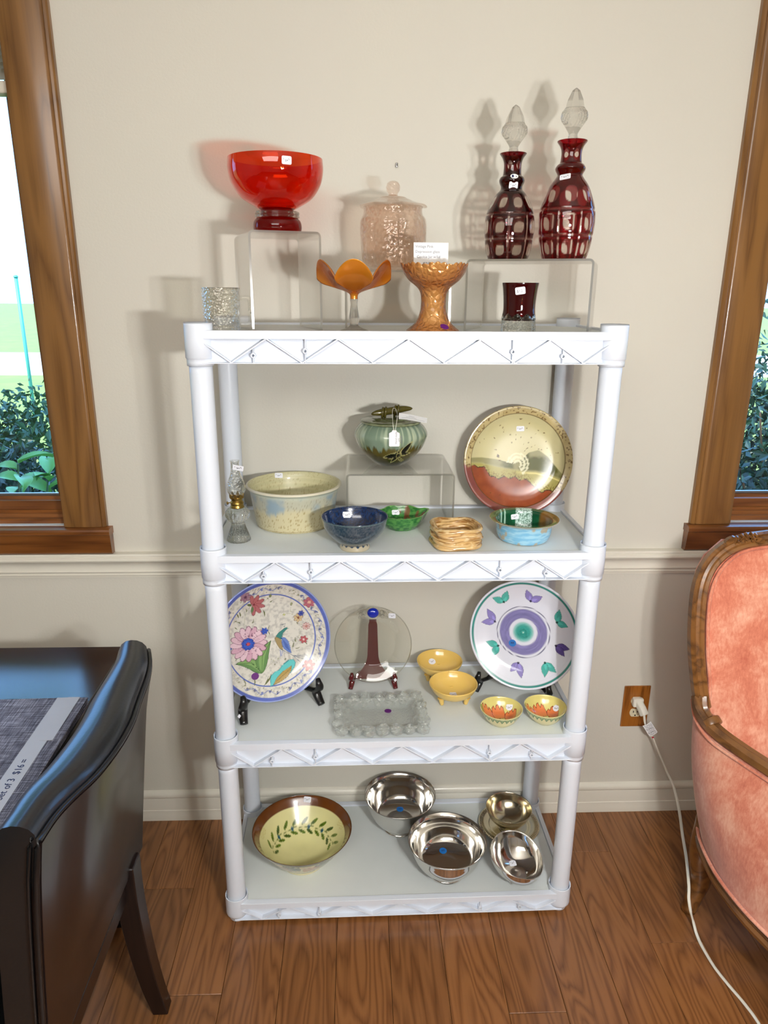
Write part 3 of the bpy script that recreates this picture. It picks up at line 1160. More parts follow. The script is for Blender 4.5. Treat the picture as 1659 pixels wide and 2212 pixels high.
MX, MY = -.662, -.565
for k in range(3):
    m_ = thing('placemat', ['grey woven placemat at the bottom of the stack on the black table', 'grey woven placemat in the middle of the stack of three',
                            'top grey woven placemat with a masking tape price strip'][k], 'placemat',
               (MX - .23 + .001 * k, MY - .23 + .002 * k, .7602 + k * .0042), .01 * k, 'stack of three woven placemats')
    link('mat', MB().box(-.23, .23, -.23, .23, 0, .004).mesh('mat', bevel=.001, bseg=1), M['mat'], m_)
    if k == 2:
        tp = link('tape_strip', MB().box(.168, .204, -.225, .2295, .0041, .0045).mesh('tape_strip'), M['tape'], m_, label='pale masking tape strip')
        link('tape_strip', MB().box(.190, .214, .08, .2295, .0045, .0049).mesh('tape_strip'), M['tape'], m_, label='pale masking tape end piece')
        link('writing', text_mesh('Set of 3  $16 =', .018), M['ink'], tp, (.193, -.085, .00475), (0, 0, PI / 2))['kind'] = 'stuff'

# chair: curved wooden shell, black leather face, sabre legs; faces left, away from the shelves
chr_ = thing('dining_chair', 'black leather dining chair with a dark wooden shell back, pushed to the table', 'chair', (-.55, -.80, 0))
OUT = [(-.532, -.540), (-.513, -.60), (-.503, -.66), (-.497, -.73), (-.490, -.80), (-.492, -.87), (-.503, -.94), (-.520, -.99), (-.530, -1.03), (-.533, -1.075)]
o_ = Vector((-.55, -.80, 0))


def shell_pt(s, z):
    """outer face of the backrest: s 0 (far, wall side) .. 1 (near); z height"""
    f = s * (len(OUT) - 1)
    i = min(int(f), len(OUT) - 2)
    w = f - i
    a, b = OUT[i], OUT[i + 1]
    p0 = OUT[max(i - 1, 0)]
    p3 = OUT[min(i + 2, len(OUT) - 1)]
    q = []
    for A, B, Cc, D in zip(p0, a, b, p3):
        q.append(.5 * ((2 * B) + (-A + Cc) * w + (2 * A - 5 * B + 4 * Cc - D) * w * w + (-A + 3 * B - 3 * Cc + D) * w ** 3))
    x, y = q
    h = (.86 - z) / .44
    fade = max(0, 1 - h * 1.1)
    xe = -.532 - .006 * math.sin(PI * s)
    x = xe * (1 - fade) + x * fade if h > 0 else x
    y2 = y - .028 * h * (1 - 2 * s) * (1 if s < .5 else .4)
    return Vector((x - .050 * h ** .8 if h > 0 else x, y2, z))


def wood_shell(u, v):
    return shell_pt(u, .40 + .465 * v) - o_


link('shell_back', grid_mesh('shell_back', wood_shell, 28, 14, thick=-.016), M['darkwood'], chr_, label='dark brown varnished wooden back')
# leather pad in front of the shell with a rounded crest
nu, nc = 36, 16
V = []
for i in range(nu + 1):
    s = i / nu
    for j in range(nc):
        a = j / (nc - 1)
        top = shell_pt(s, .866)
        th = .058 + .026 * math.sin(PI * min(1, s * 1.1))
        if a < .5:        # crest, from the shell edge over to the front
            g = a / .5 * PI * .5
            p = top + Vector((-.006 - th * .5 + th * .5 * math.cos(g * 2), 0, .028 * math.sin(g * 2) ** .8 if 0 < a < .5 else 0))
        else:
            h = (a - .5) / .5
            lo = shell_pt(s, .866 - .42 * h)
            p = lo + Vector((-.006 - th - .020 * math.sin(PI * h) * math.sin(PI * s), 0, 0))
        V.append(p - o_)
F = [[i * nc + j, i * nc + j + 1, (i + 1) * nc + j + 1, (i + 1) * nc + j] for i in range(nu) for j in range(nc - 1)]
base = len(V)
for i in range(nu + 1):     # close the back against the shell
    s = i / nu
    V.append(shell_pt(s, .446) - o_ + Vector((-.014, 0, 0)))
for i in range(nu):
    F.append([i * nc + nc - 1, base + i, base + i + 1, (i + 1) * nc + nc - 1])
    F.append([base + i, i * nc, (i + 1) * nc, base + i + 1])
F.append([j for j in range(nc)] + [base])
F.append([nu * nc + j for j in range(nc)][::-1] + [base + nu])
mb = MB()
mb.V, mb.F = [tuple(v) for v in V], F
link('backrest', mb.mesh('backrest', True, autos=1.1), M['leather'], chr_, label='black leather backrest pad with a rolled crest')
pth = [shell_pt(0, .45 + .41 * k / 6) - o_ + Vector((-.006, .003, 0)) for k in range(7)] + \
      [shell_pt(k / 24, .868) - o_ + Vector((-.004, 0, .002)) for k in range(25)] + \
      [shell_pt(1, .86 - .44 * k / 8) - o_ + Vector((-.006, -.003, 0)) for k in range(9)]
link('piping', MB().tube(pth, circ(.0045, 8), up=(.3, .2, 1)).mesh('piping', True), M['piping'], chr_)
pth = [shell_pt(k / 24, .870) - o_ + Vector((-.013, 0, .003)) for k in range(25)] + \
      [shell_pt(1, .86 - .44 * k / 8) - o_ + Vector((-.017, -.003, 0)) for k in range(9)]
link('piping', MB().tube(pth, circ(.0028, 8), up=(.3, .2, 1)).mesh('piping', True), M['piping'], chr_)
# seat with its rail
sb = MB().box(-.53, -.045, -.27, .25, .37, .47)
link('seat', sb.mesh('seat', True, bevel=.03, bseg=4), M['leather'], chr_)
link('seat_rail', MB().box(-.50, -.05, -.25, .23, .33, .372).mesh('seat_rail', bevel=.003), M['darkwood'], chr_)


def sabre(x, y, dx, z1=.42, w=.023):
    p = [(x - dx * 1.0, y, z1), (x - dx * .93, y, z1 * .75), (x - dx * .70, y, z1 * .45), (x - dx * .35, y, z1 * .18), (x, y, 0)]
    m = MB()
    path = spline(p, 4)
    n = len(path)
    V_ = []
    for i, q in enumerate(path):
        s_ = w * (1.1 - .35 * i / (n - 1))
        for a, b in ((-1, -1), (1, -1), (1, 1), (-1, 1)):
            V_.append((q.x + a * s_, q.y + b * s_, q.z))
    F_ = [[i * 4 + j, i * 4 + (j + 1) % 4, (i + 1) * 4 + (j + 1) % 4, (i + 1) * 4 + j] for i in range(n - 1) for j in range(4)]
    F_ += [[3, 2, 1, 0], [(n - 1) * 4 + k for k in range(4)]]
    m.add(V_, F_)
    return m.mesh('leg', False, bevel=.002, bseg=1)


for (x, y, dx) in ((-.008, .170, .045), (-.008, -.235, .045), (-.46, .19, -.01), (-.46, -.21, -.01)):
    link('leg', sabre(x, y, dx), M['darkwood'], chr_)

# ================================================================== RIGHT: CORAL ARMCHAIR
ac = thing('armchair', 'coral velvet armchair with carved walnut frame to the right of the outlet', 'armchair', (.99, -.62, 0))
oa = Vector((.99, -.62, 0))
mold = [(-.017, -.010), (-.012, -.016), (-.006, -.012), (0, -.015), (.006, -.012), (.012, -.016), (.017, -.010), (.017, .008), (.010, .013), (-.010, .013),
        (-.017, .008)]


def ypl(z):
    return -.425 + (z - .66) * .24


left = [(.712, .645), (.702, .70), (.693, .78), (.692, .86), (.698, .925), (.716, .972), (.748, 1.006), (.79, 1.026), (.85, 1.036), (.92, 1.042), (.99, 1.046)]
full = left + [(1.98 - x, z) for x, z in left[-2::-1]]
path = spline([(x, ypl(z), z) for x, z in full], 5)
pts = [p - oa for p in path]
# frame molding lies in the back plane
m = MB()
n = len(pts)
nrm_ = Vector((0, -1, .24)).normalized()
V = []
for i, p in enumerate(pts):
    t_ = (pts[min(i + 1, n - 1)] - pts[max(i - 1, 0)]).normalized()
    side = t_.cross(nrm_).normalized()
    for u, v in mold:
        V.append(p + side * u - nrm_ * v)
k = len(mold)
F = [[i * k + j, i * k + (j + 1) % k, (i + 1) * k + (j + 1) % k, (i + 1) * k + j] for i in range(n - 1) for j in range(k)]
F += [list(range(k))[::-1], [(n - 1) * k + j for j in range(k)]]
m.add(V, F)
link('back_frame', m.mesh('back_frame', True, autos=.5), M['walnut'], ac)


def carved_flower(cx, cz, s):
    f_ = MB()
    y = ypl(cz) - .016
    for (dx, dz, r) in ((-.018, -.006, .008), (0, 0, .0095), (.018, .002, .009)):
        for q in range(5):
            a = 2 * PI * q / 5 + dx * 40
            c_ = Vector((cx + s * dx + r * .9 * math.cos(a), y, cz + dz + r * .9 * math.sin(a))) - oa
            for zz in range(5):
                pass
            ring = [(c_.x + r * .62 * math.cos(2 * PI * b / 8), c_.z + r * .62 * math.sin(2 * PI * b / 8)) for b in range(8)]
            o = len(f_.V)
            f_.V += [(a_, c_.y + .006, b_) for a_, b_ in ring] + [((a_ + c_.x) / 2, c_.y - .003, (b_ + c_.z) / 2) for a_, b_ in ring]
            f_.F += [[o + b, o + (b + 1) % 8, o + 8 + (b + 1) % 8, o + 8 + b] for b in range(8)] + [[o + 8 + b for b in range(8)]]
        c_ = Vector((cx + s * dx, y - .004, cz + dz)) - oa
        ring = [(c_.x + .004 * math.cos(2 * PI * b / 8), c_.z + .004 * math.sin(2 * PI * b / 8)) for b in range(8)]
        o = len(f_.V)
        f_.V += [(a_, c_.y + .004, b_) for a_, b_ in ring] + [((a_ + c_.x) / 2, c_.y - .003, (b_ + c_.z) / 2) for a_, b_ in ring]
        f_.F += [[o + b, o + (b + 1) % 8, o + 8 + (b + 1) % 8, o + 8 + b] for b in range(8)] + [[o + 8 + b for b in range(8)]]
    for dx, a in ((-.034, .5), (.033, -.3)):   # leaves either side
        px, pz = cx + s * dx - oa.x, cz - .004 - oa.z
        q = [(px + .014 * math.cos(b) * math.cos(a) - .007 * math.sin(b) * math.sin(a), pz + .014 * math.cos(b) * math.sin(a) + .007 * math.sin(b) * math.cos(a))
             for b in [2 * PI * e / 10 for e in range(10)]]
        f_.prism(q, 'y', y - oa.y + .008, y - oa.y - .003)
    return f_.mesh('carved_flowers', True, autos=.9)


link('carved_flowers', carved_flower(.795, 1.040, 1), M['walnut'], ac, label='carved flower cluster on the left shoulder')
link('carved_flowers', carved_flower(1.185, 1.040, -1), M['walnut'], ac)


def in_outline(s, w):
    """point across the inner back: s 0..1 left to right along height rows w 0..1"""
    z = .45 + (1.024 - .45) * w
    if z < .66:
        xl = .725
    else:
        # invert the left contour
        xl = None
        for (xa, za), (xb, zb_) in zip(left[:-1], left[1:]):
            if za <= z <= zb_:
                xl = xa + (xb - xa) * (z - za) / max(1e-6, zb_ - za)
                break
        xl = (xl if xl is not None else .80) + .010
    x = xl + (1.98 - 2 * xl) * s
    b = .028 * (math.sin(PI * s) ** .45) * (math.sin(PI * min(1, w * .98 + .01)) ** .4)
    return Vector((x, ypl(z) - b + .004, z)) - oa


link('back_cushion', grid_mesh('back_cushion', in_outline, 30, 24, thick=.03), M['velvet'], ac)
wl = [(.705, .66), (.709, .70), (.701, .78), (.700, .86), (.706, .92), (.724, .964), (.754, .996), (.79, 1.014), (.85, 1.022), (.99, 1.032)]
wl = [(x + .016, z - .003) for x, z in wl]
wl = wl + [(1.98 - x, z) for x, z in wl[-2::-1]]
link('welt', MB().tube([p - oa for p in spline([(x, ypl(z) - .008, z) for x, z in wl], 5)], circ(.0045, 8), up=(0, 1, .1)).mesh('welt', True), M['velvet'], ac)
# outer back
link('outer_back', grid_mesh('outer_back', lambda s, w: in_outline(s, w * .985) + Vector((0, .050 + .02 * math.sin(PI * s), 0)), 16, 16, thick=.01),
     M['velvet'], ac)
TOP = [(.703, -.405, .655), (.700, -.440, .622), (.712, -.495, .602), (.742, -.560, .597), (.778, -.645, .597), (.82, -.76, .597)]
BOT = [(.776, -.385, .275), (.752, -.455, .275), (.738, -.56, .280), (.746, -.66, .283), (.765, -.745, .288), (.80, -.86, .295)]
arm = [(.708, -.425, .672), (.708, -.445, .640), (.722, -.492, .622), (.752, -.557, .614), (.790, -.643, .612), (.826, -.74, .608), (.835, -.79, .60)]
TS, BS, AS = spline(TOP, 5), spline(BOT, 5), spline(arm, 5)
NS = len(TS) - 1


def side_fn(mir):
    def fn(u, v):
        i = u * NS
        a = int(min(i, NS - 1))
        w = i - a
        tp_ = TS[a].lerp(TS[a + 1], w)
        bt = BS[a].lerp(BS[a + 1], w)
        p = bt.lerp(tp_, v)
        p = p + Vector((-.014 * math.sin(PI * v), 0, 0))
        if mir:
            p.x = 1.98 - p.x
        return p - oa
    return fn


for mir in (0, 1):
    link('side_panel', grid_mesh('side_panel', side_fn(mir), 26, 12, thick=(-.05 if mir else .05)), M['velvet'], ac)
    mx_ = (lambda p: Vector((1.98 - p.x, p.y, p.z)) if mir else p)
    # molded arm rail
    path = [mx_(p) - oa for p in AS]
    m = MB()
    V = []
    n = len(path)
    prof_ = [(-.020, -.012), (-.014, -.003), (-.016, .004), (-.006, .014), (.003, .011), (.010, .015), (.020, .008), (.022, -.006), (.010, -.014)]
    for i, p in enumerate(path):
        t_ = (path[min(i + 1, n - 1)] - path[max(i - 1, 0)]).normalized()
        a = t_.cross(Vector((0, 0, 1))).normalized()
        if a.length < .1:
            a = Vector((1, 0, 0))
        b = a.cross(t_).normalized()
        for u, v in prof_:
            V.append(p + a * u + b * v)
    k = len(prof_)
    F = [[i * k + j, i * k + (j + 1) % k, (i + 1) * k + (j + 1) % k, (i + 1) * k + j] for i in range(n - 1) for j in range(k)]
    F += [list(range(k))[::-1], [(n - 1) * k + j for j in range(k)]]
    m.add(V, F)
    link('arm_rail', m.mesh('arm_rail', True, autos=.55), M['walnut'], ac)
    # collar where arm meets back
    c_ = mx_(Vector((.716, -.474, .632))) - oa
    link('carved_collar', MB().tube([c_ + Vector((-.002, .008, .006)), c_ + Vector((.003 * (1 - 2 * mir), -.006, -.004))], circ(.0225, 12, .0175)).mesh('carved_collar', True, bevel=.002),
         M['walnut'], ac)
    link('arm_support', MB().tube(spline([mx_(Vector(q)) - oa for q in ((.835, -.785, .60), (.822, -.80, .52), (.800, -.845, .40), (.802, -.862, .29))], 5),
                                  circ(.019, 10), up=(1, 0, 0)).mesh('arm_support', True), M['walnut'], ac)
    for off, zz in ((-.0165, -.004), (-.018, .003)):
        pth = [mx_(p + Vector((off * .35, 0, zz))) - oa for p in (TS if zz < 0 else BS)]
        link('welt', MB().tube(pth, circ(.0042, 8)).mesh('welt', True), M['velvet'], ac)
    # bottom rail
    rail = [mx_(p + Vector((.012, 0, -.018))) - oa for p in BS]
    link('seat_rail', MB().tube(rail, [(-.018, -.014), (-.020, -.004), (-.014, .002), (-.018, .010), (-.010, .016), (.016, .014), (.018, -.014)]).mesh('seat_rail', True, autos=.6),
         M['walnut'], ac)
    # cabriole rear leg
    pth = spline([mx_(Vector(q)) - oa for q in ((.792, -.405, .30), (.786, -.398, .20), (.796, -.402, .11), (.788, -.398, .05), (.779, -.396, 0))], 5)
    link('leg', MB().tube(pth, circ(.026, 12, .022), up=(0, 1, 0), scales=[1.35 - .55 * (i / (len(pth) - 1)) ** .7 for i in range(len(pth))]).mesh('leg', True),
         M['walnut'], ac)
    pth = spline([mx_(Vector(q)) - oa for q in ((.808, -.868, .29), (.792, -.885, .22), (.806, -.875, .12), (.810, -.870, .05), (.800, -.885, 0))], 5)
    link('leg', MB().tube(pth, circ(.024, 10, .022), up=(0, 1, 0), scales=[1.3 - .8 * (i / (len(pth) - 1)) for i in range(len(pth))]).mesh('leg', True), M['walnut'], ac)
link('seat_rail', MB().tube([Vector(p) - oa for p in spline([(.80, -.868, .282), (.90, -.905, .282), (.99, -.915, .285), (1.08, -.905, .282), (1.18, -.868, .282)], 5)],
                            [(-.016, -.022), (.016, -.022), (.016, .02), (-.016, .02)]).mesh('seat_rail', True, autos=.6), M['walnut'], ac)
link('seat_rail', MB().box(-.21, .21, .19, .215, .25, .29).mesh('seat_rail', bevel=.002), M['walnut'], ac)


def cush(u, v):
    a = 2 * PI * u
    p = PI * (v - .5)
    e = .35
    sg = lambda x, k_: math.copysign(abs(x) ** k_, x)
    x = .215 * sg(math.cos(p), e) * sg(math.cos(a), .5)
    y = .235 * sg(math.cos(p), e) * sg(math.sin(a), .5)
    z = .085 * sg(math.sin(p), .7)
    return Vector((.0 + x, -.015 + y, .385 + z + .015 * max(0, math.sin(p)) * math.cos(a / 1) ** 2))


link('seat_cushion', grid_mesh('seat_cushion', cush, 40, 16), M['velvet'], ac)

# ================================================================== OUTLET, PLUG, CORD
op = thing('wall_outlet', 'oak outlet plate low on the wall beside the armchair', 'outlet', (.7415, 0, .3765))
pb = MB().box(-.0405, .0405, -.005, 0, -.0705, .0705)
link('cover_plate', pb.mesh('cover_plate', bevel=.003, bseg=2), M['oakplate'], op)
for z in (.0205, -.0205):
    ou = [(.0172 * math.cos(a), .0172 * math.sin(a)) for a in [2 * PI * k / 32 for k in range(32)]]
    ou = [(x, max(-.0135, min(.0135, y)) + z) for x, y in ou]
    so = link('receptacle', MB().prism(ou, 'y', -.0075, -.004).mesh('receptacle', bevel=.0006, bseg=1), M['socket'], op)
    for x, w, h in ((-.0062, .0013, .0045), (.0062, .0013, .0036)):
        link('slot', MB().box(x - w, x + w, -.0078, -.0070, z + .003 - h + .002, z + .003 + h).mesh('slot'), M['black'], so)
    link('slot', MB().prism([(.0026 * math.cos(a), z - .0085 + .0026 * math.sin(a)) for a in [2 * PI * k / 12 for k in range(12)]], 'y', -.0078, -.007).mesh('slot'),
         M['black'], so)
cd = thing('power_cord', 'white electrical cord hanging from the outlet and running over the floor', 'cord', (.7415, 0, 0))
oc = Vector((.7415, 0, 0))
link('plug', MB().box(-.016, .016, -.024, -.008, .384, .412).mesh('plug', bevel=.004, bseg=2), M['cord'], cd)
link('plug_neck', MB().tube([(.002, -.018, .398), (.006, -.036, .388), (.012, -.046, .372)], [(-.011, -.009), (.011, -.009), (.011, .009), (-.011, .009)]).mesh('plug_neck', bevel=.003),
     M['cord'], cd)
cpts = [(.753, -.044, .372), (.757, -.050, .345), (.768, -.050, .315), (.784, -.052, .298), (.809, -.060, .244), (.830, -.075, .196), (.845, -.102, .160),
        (.838, -.165, .130), (.808, -.260, .122), (.782, -.345, .117), (.757, -.418, .105), (.750, -.440, .084), (.752, -.455, .056), (.761, -.460, .026), (.764, -.481, .005),
        (.763, -.519, .0035), (.767, -.571, .0035), (.778, -.618, .0035), (.792, -.667, .0035), (.800, -.72, .0035), (.80, -.85, .0035), (.78, -1.1, .0035), (.9, -1.5, .0035)]
link('cord', MB().tube([p - oc for p in spline(cpts, 7)], circ(.0042, 8, .0028)).mesh('cord', True), M['cord'], cd)
# printed tag wrapped round the cord
tagm = MB()
ax = Vector((.55, -.10, -.83)).normalized()
u_ = ax.cross(Vector((0, -1, 0))).normalized()
v_ = u_.cross(ax)
cen = Vector((.7665, -.058, .338)) - oc
V, F = [], []
for j in range(7):
    for i in range(11):
        a = (-.8 + 1.6 * i / 10)
        V.append(cen + u_ * (.019 * math.sin(a)) + v_ * (.012 * math.cos(a)) + ax * (-.021 + .042 * j / 6))
for j in range(6):
    for i in range(10):
        F.append([j * 11 + i, j * 11 + i + 1, (j + 1) * 11 + i + 1, (j + 1) * 11 + i])
tagm.add(V, F)
tg = link('warning_tag', tagm.mesh('warning_tag', True), M['paper'], cd, label='white printed tag folded round the cord')
lines = MB()
for j in range(9):
    z0 = -.017 + j * .0041
    a0, a1 = (-.62, .55) if j % 3 else (-.5, .62)
    P_ = lambda a, zz: cen + u_ * (.0195 * math.sin(a)) + v_ * (.0126 * math.cos(a)) + ax * zz
    h = .0011 if j not in (3, 6) else .0018
    for q in range(5):
        b0 = a0 + (a1 - a0) * q / 5
        b1 = b0 + (a1 - a0) / 5 * (.85 if (q + j) % 3 else .55)
        lines.add([P_(b0, z0), P_(b1, z0), P_(b1, z0 + h), P_(b0, z0 + h)], [[0, 1, 2, 3]])
link('printing', lines.mesh('printing'), M['black'], tg)
link('red_mark', MB().prism([(.0032 * math.cos(2 * PI * k / 12), .0024 * math.sin(2 * PI * k / 12)) for k in range(12)], 'y', 0, .0006).mesh('red_mark'), M['red_ink'], cd,
     (.0365, -.067, .309))

# ================================================================== WARES
S0, S1, S2, S3 = ZS


def arr(c, shape):
    return np.broadcast_to(np.array(c), shape + (3,)).copy()


# ---- bottom shelf -------------------------------------------------
# A: hand painted bowl
cv = Canvas(720, (232, 226, 164))
cv.img = cv.img * (1 - .10 * fbm(cv.U * 5, cv.V * 5, 0, 3)[..., None])
rs = random.Random(3)
gr = .60


def gp(a, r):
    return (r * math.cos(a), -r * math.sin(a))


def garland(a0, a1, n, r0=.60):
    prev = None
    for k in range(41):
        a = a0 + (a1 - a0) * k / 40
        p = gp(a, r0 + .012 * math.sin(k * .9))
        if prev:
            cv.line([prev, p], .010, (120, 128, 62))
        prev = p
    for k in range(n):
        a = a0 + (a1 - a0) * (k + .5) / n
        for s, l in ((1, .17), (-1, .13)):
            c_ = gp(a - .10 * (s > 0) - .02, r0 + s * (.075 if s > 0 else .065))
            e_ = gp(a - .26, r0 + s * (.15 if s > 0 else .10))
            an = math.atan2(e_[1] - c_[1], e_[0] - c_[0])
            cv.ell(c_[0], c_[1], .080, .026, (92, 116, 28) if (k + s) % 3 else (66, 90, 26), an)
            cv.ell(c_[0] - .02 * math.cos(an), c_[1] - .02 * math.sin(an), .03, .008, (50, 70, 20), an)
    return


garland(math.radians(0), math.radians(195), 11)
for a in (150, 116, 82, 52):
    p = gp(math.radians(a), .60)
    cv.ell(p[0], p[1], .032, .032, (60, 110, 118))
    cv.ell(p[0], p[1], .014, .014, (16, 40, 60))
for a in (22, 172):
    for q in range(5):
        r = .80 + .03 * q
        for w_ in range(14):
            aa = math.radians(a - 9 + w_ * 1.3)
            p, p2 = gp(aa, r + .01 * math.sin(w_)), gp(aa + .022, r + .01 * math.sin(w_ + 1))
            cv.line([p, p2], .006, (205, 190, 116))


def colA(T, R, Z, I):
    U, V = R * np.cos(T) / .136, R * np.sin(T) / .136
    c = cv.at(U, V)
    inner = I > 6.5
    band = sm(.855, .865, R / .136)
    c = lerp(c, arr(L(112, 62, 22), R.shape) * (1 - .25 * vnoise(T * 9, R * 90)[..., None]), band)
    out = arr(L(226, 218, 178), R.shape)
    h = Z / .103
    for n_, ph, colr, hh, w_ in ((9, 0, (70, 108, 118), .72, .19), (9, PI / 9, (206, 158, 128), .60, .2)):
        a = ((T * n_ / (2 * PI) + ph) % 1) - .5
        d = np.sqrt((a / .36) ** 2 + ((h - hh) / w_) ** 2) + .12 * np.cos(a * 40)
        out = lerp(out, arr(L(*colr), R.shape), (1 - sm(.85, 1.0, d)) * .85)
    out = lerp(out, arr(L(96, 108, 56), R.shape), sm(.88, .90, h))
    out = lerp(out, arr(L(74, 46, 20), R.shape), sm(.965, .975, h))
    c = np.where(inner[..., None], c, out)
    return c


bowlA = thing('pottery_bowl', 'large cream pottery bowl with brown rim and green painted vine on the bottom shelf', 'bowl', (-.260, -.247, S0))
profA = [(.0, 0.004), (.045, .004), (.055, 0, 1), (.061, .001), (.066, .012), (.088, .035), (.116, .072), (.1345, .1015), (.136, .104), (.1335, .1035), (.126, .095),
         (.104, .066), (.076, .034), (.045, .016), (.0, .012)]
profA = [(r, z) + tuple(e) for (r, z, *e) in profA]
link('bowl', lathe('bowl', profA, 320, 12, None, lambda T, R, Z, I: colA(T, R, Z, I - 1.9), mat=M['glaze']), None, bowlA)

# B, C: silver footed bowls (revere form)
prR = lambda R, H: [(0, .006), (.40 * R, .004), (.49 * R, 0, 1), (.51 * R, .003, 1), (.49 * R, .007), (.42 * R, .011), (.41 * R, .015), (.48 * R, .021), (.70 * R, .30 * H), (.85 * R, .56 * H),
                    (.905 * R, .79 * H), (.94 * R, .92 * H), (1.0 * R, .995 * H), (1.0 * R, 1.0 * H), (.985 * R, 1.0 * H), (.92 * R, .92 * H), (.885 * R, .79 * H), (.83 * R, .57 * H),
                    (.68 * R, .32 * H), (.44 * R, .225 * H), (.2 * R, .205 * H), (0, .20 * H)]
for nm, x, y, R_, H_, rz, lb in (('silver_bowl', .018, -.124, .104, .112, 0, 'footed silver bowl at the back of the bottom shelf, nearest the wall'),
                                 ('silver_bowl', .136, -.299, .106, .103, 1, 'bright footed silver bowl at the front middle of the bottom shelf')):
    o = thing(nm, lb, 'bowl', (x, y, S0), rz, 'footed silver bowls')
    link('bowl', lathe('bowl', prR(R_, H_), 160, 6, mat=M['silver']), None, o)
# D: plate and cup
pl_ = thing('silver_plate', 'tarnished silver plate with a roped rim under the small footed bowl', 'plate', (.343, -.137, S0))


def rope(T, R, Z, I):
    k = sm(.072, .078, R) * (1 - sm(.087, .0885, R))
    return R, Z + k * .0010 * np.sin(T * 84 + R * 500)


link('plate', lathe('plate', [(0, .003), (.045, .003), (.050, .0, 1), (.054, .001), (.066, .007), (.078, .0095), (.086, .0115), (.089, .0105), (.0895, .0125), (.086, .0145),
                              (.078, .0125), (.070, .0105), (.060, .0085), (.052, .0045), (0, .0045)], 420, 6, rope, mat=M['old_silver']), None, pl_)
cupD = thing('small_silver_bowl', 'small footed silver bowl standing on the silver plate', 'bowl', (.338, -.144, S0 + .0045))
link('bowl', lathe('bowl', [(0, .004), (.022, .003), (.027, 0, 1), (.028, .002), (.022, .006), (.018, .010), (.022, .014), (.043, .026), (.058, .045), (.064, .062), (.067, .070),
                            (.0655, .070), (.062, .061), (.056, .045), (.041, .0275), (.02, .018), (0, .017)], 128, 5, mat=M['old_silver']), None, cupD)
# E: bent bowl on ball feet
be = thing('tilted_silver_bowl', 'silver bowl with one folded high side on tiny ball feet, front right of bottom shelf', 'bowl', (.322, -.325, S0))


def bent(T, R, Z, I):
    k = R / .076
    a = T - 2.75
    Z2 = Z + .020 * k ** 2 * np.cos(a) - .006 * k ** 3 * np.cos(2 * a)
    R2 = R * (1 - .07 * k * np.cos(2 * a + .2))
    return R2, Z2


link('bowl', lathe('bowl', [(0, .010), (.02, .0105), (.040, .016), (.060, .032), (.071, .050), (.076, .066), (.0768, .070), (.0752, .070), (.0745, .066), (.0695, .0505), (.0585, .033),
                            (.039, .0175), (.02, .0122), (0, .0118)], 160, 6, bent, mat=M['silver']), None, be)
for k in range(3):
    a = -2.1 + k * 2.094
    link('ball_foot', lathe('ball_foot', [(0, 0), (.004, .001), (.0058, .0058), (.004, .0105), (0, .0135)], 20, 3, mat=M['silver']), None, be, (.032 * math.cos(a), .032 * math.sin(a), 0))


# ---- plate stands -------------------------------------------------
def plate_stand(name, label, x, y, z, rz, w, mat, h=.16, s=1.0, depth=.085, lean=.27, post=False):
    """easel: two scrolled front feet joined to raked back legs, cross bars"""
    o = thing(name, label, 'stand', (x, y, z), rz)
    for sx in (-1, 1):
        p = [(sx * w, -.040 * s, .058 * s), (sx * w, -.047 * s, .050 * s), (sx * (w + .002), -.045 * s, .038 * s), (sx * (w - .001), -.033 * s, .026 * s),
             (sx * (w + .001), -.038 * s, .015 * s), (sx * (w + .004), -.052 * s, .004 * s)]
        pp = spline(p, 5)
        sc = [.55 + .75 * math.sin(PI * min(1, (i + 1) / (len(pp)) * .8)) for i in range(len(pp))]
        m_ = MB().tube(pp, circ(.0052 * s, 8, .0075 * s), up=(1, 0, 0), scales=sc)
        link('front_foot', m_.mesh('front_foot', True), mat, o)
        bk = spline([(sx * w * .98, -.034 * s, .027 * s), (sx * w * .85, -.008 * s, .022 * s), (sx * w * .62, .03 * s, .020 * s), (sx * w * .35, depth, .0045)], 5)
        link('back_leg', MB().tube(bk, circ(.0045 * s, 8, .0075 * s), up=(1, 0, 0)).mesh('back_leg', True), mat, o)
        up = [(sx * w * .80, -.010 * s, .026 * s), (sx * w * .50, -.010 * s + h * math.sin(lean) * .45, h * .45), (sx * w * .30, -.010 * s + h * math.sin(lean) + .002, h)]
        if not post:
            link('back_rest', MB().tube(spline(up, 4), circ(.004 * s, 8, .006 * s), up=(1, 0, 0)).mesh('back_rest', True), mat, o)
    link('cross_bar', MB().tube([(-w * .7, .012 * s, .0215 * s), (w * .7, .012 * s, .0215 * s)], circ(.004 * s, 8)).mesh('cross_bar', True), mat, o)
    if post:
        # wide based flaring board behind a see-through plate
        hw = lambda v: (.012 + .0055 * (1 - v) ** 1.2 + .040 * max(0, (1 - v * 2.4)) ** 2.2) * (1 if v < .93 else .82)
        link('back_board', grid_mesh('back_board', lambda u, v: ((2 * u - 1) * hw(v), -.018 + math.sin(lean) * v * h, .022 + v * h * .97), 12, 24, thick=-.006), mat, o)
        link('hinged_leg', MB().tube([(0, -.012 + math.sin(lean) * h * .8, h * .8), (0, depth, .004)], circ(.004, 8, .008), up=(1, 0, 0)).mesh('hinged_leg', True), mat, o)
    return o


def standing_plate(name, label, cat, x, y, z, rz, lift, tilt, R_, prof, mod, colf, mat, seg=420, sub=14, back=0.0):
    o = thing(name, label, cat, (x, y, z), rz)
    me = lathe('plate', prof, seg, sub, mod, colf, mat=mat)
    # the disc stands on its edge: its lowest point at the stand's ledge
    cz = lift + R_ * math.cos(tilt)
    p = link('plate', me, None, o, (0, back + R_ * math.sin(tilt), cz), (PI / 2 - tilt, 0, 0))
    return o, p


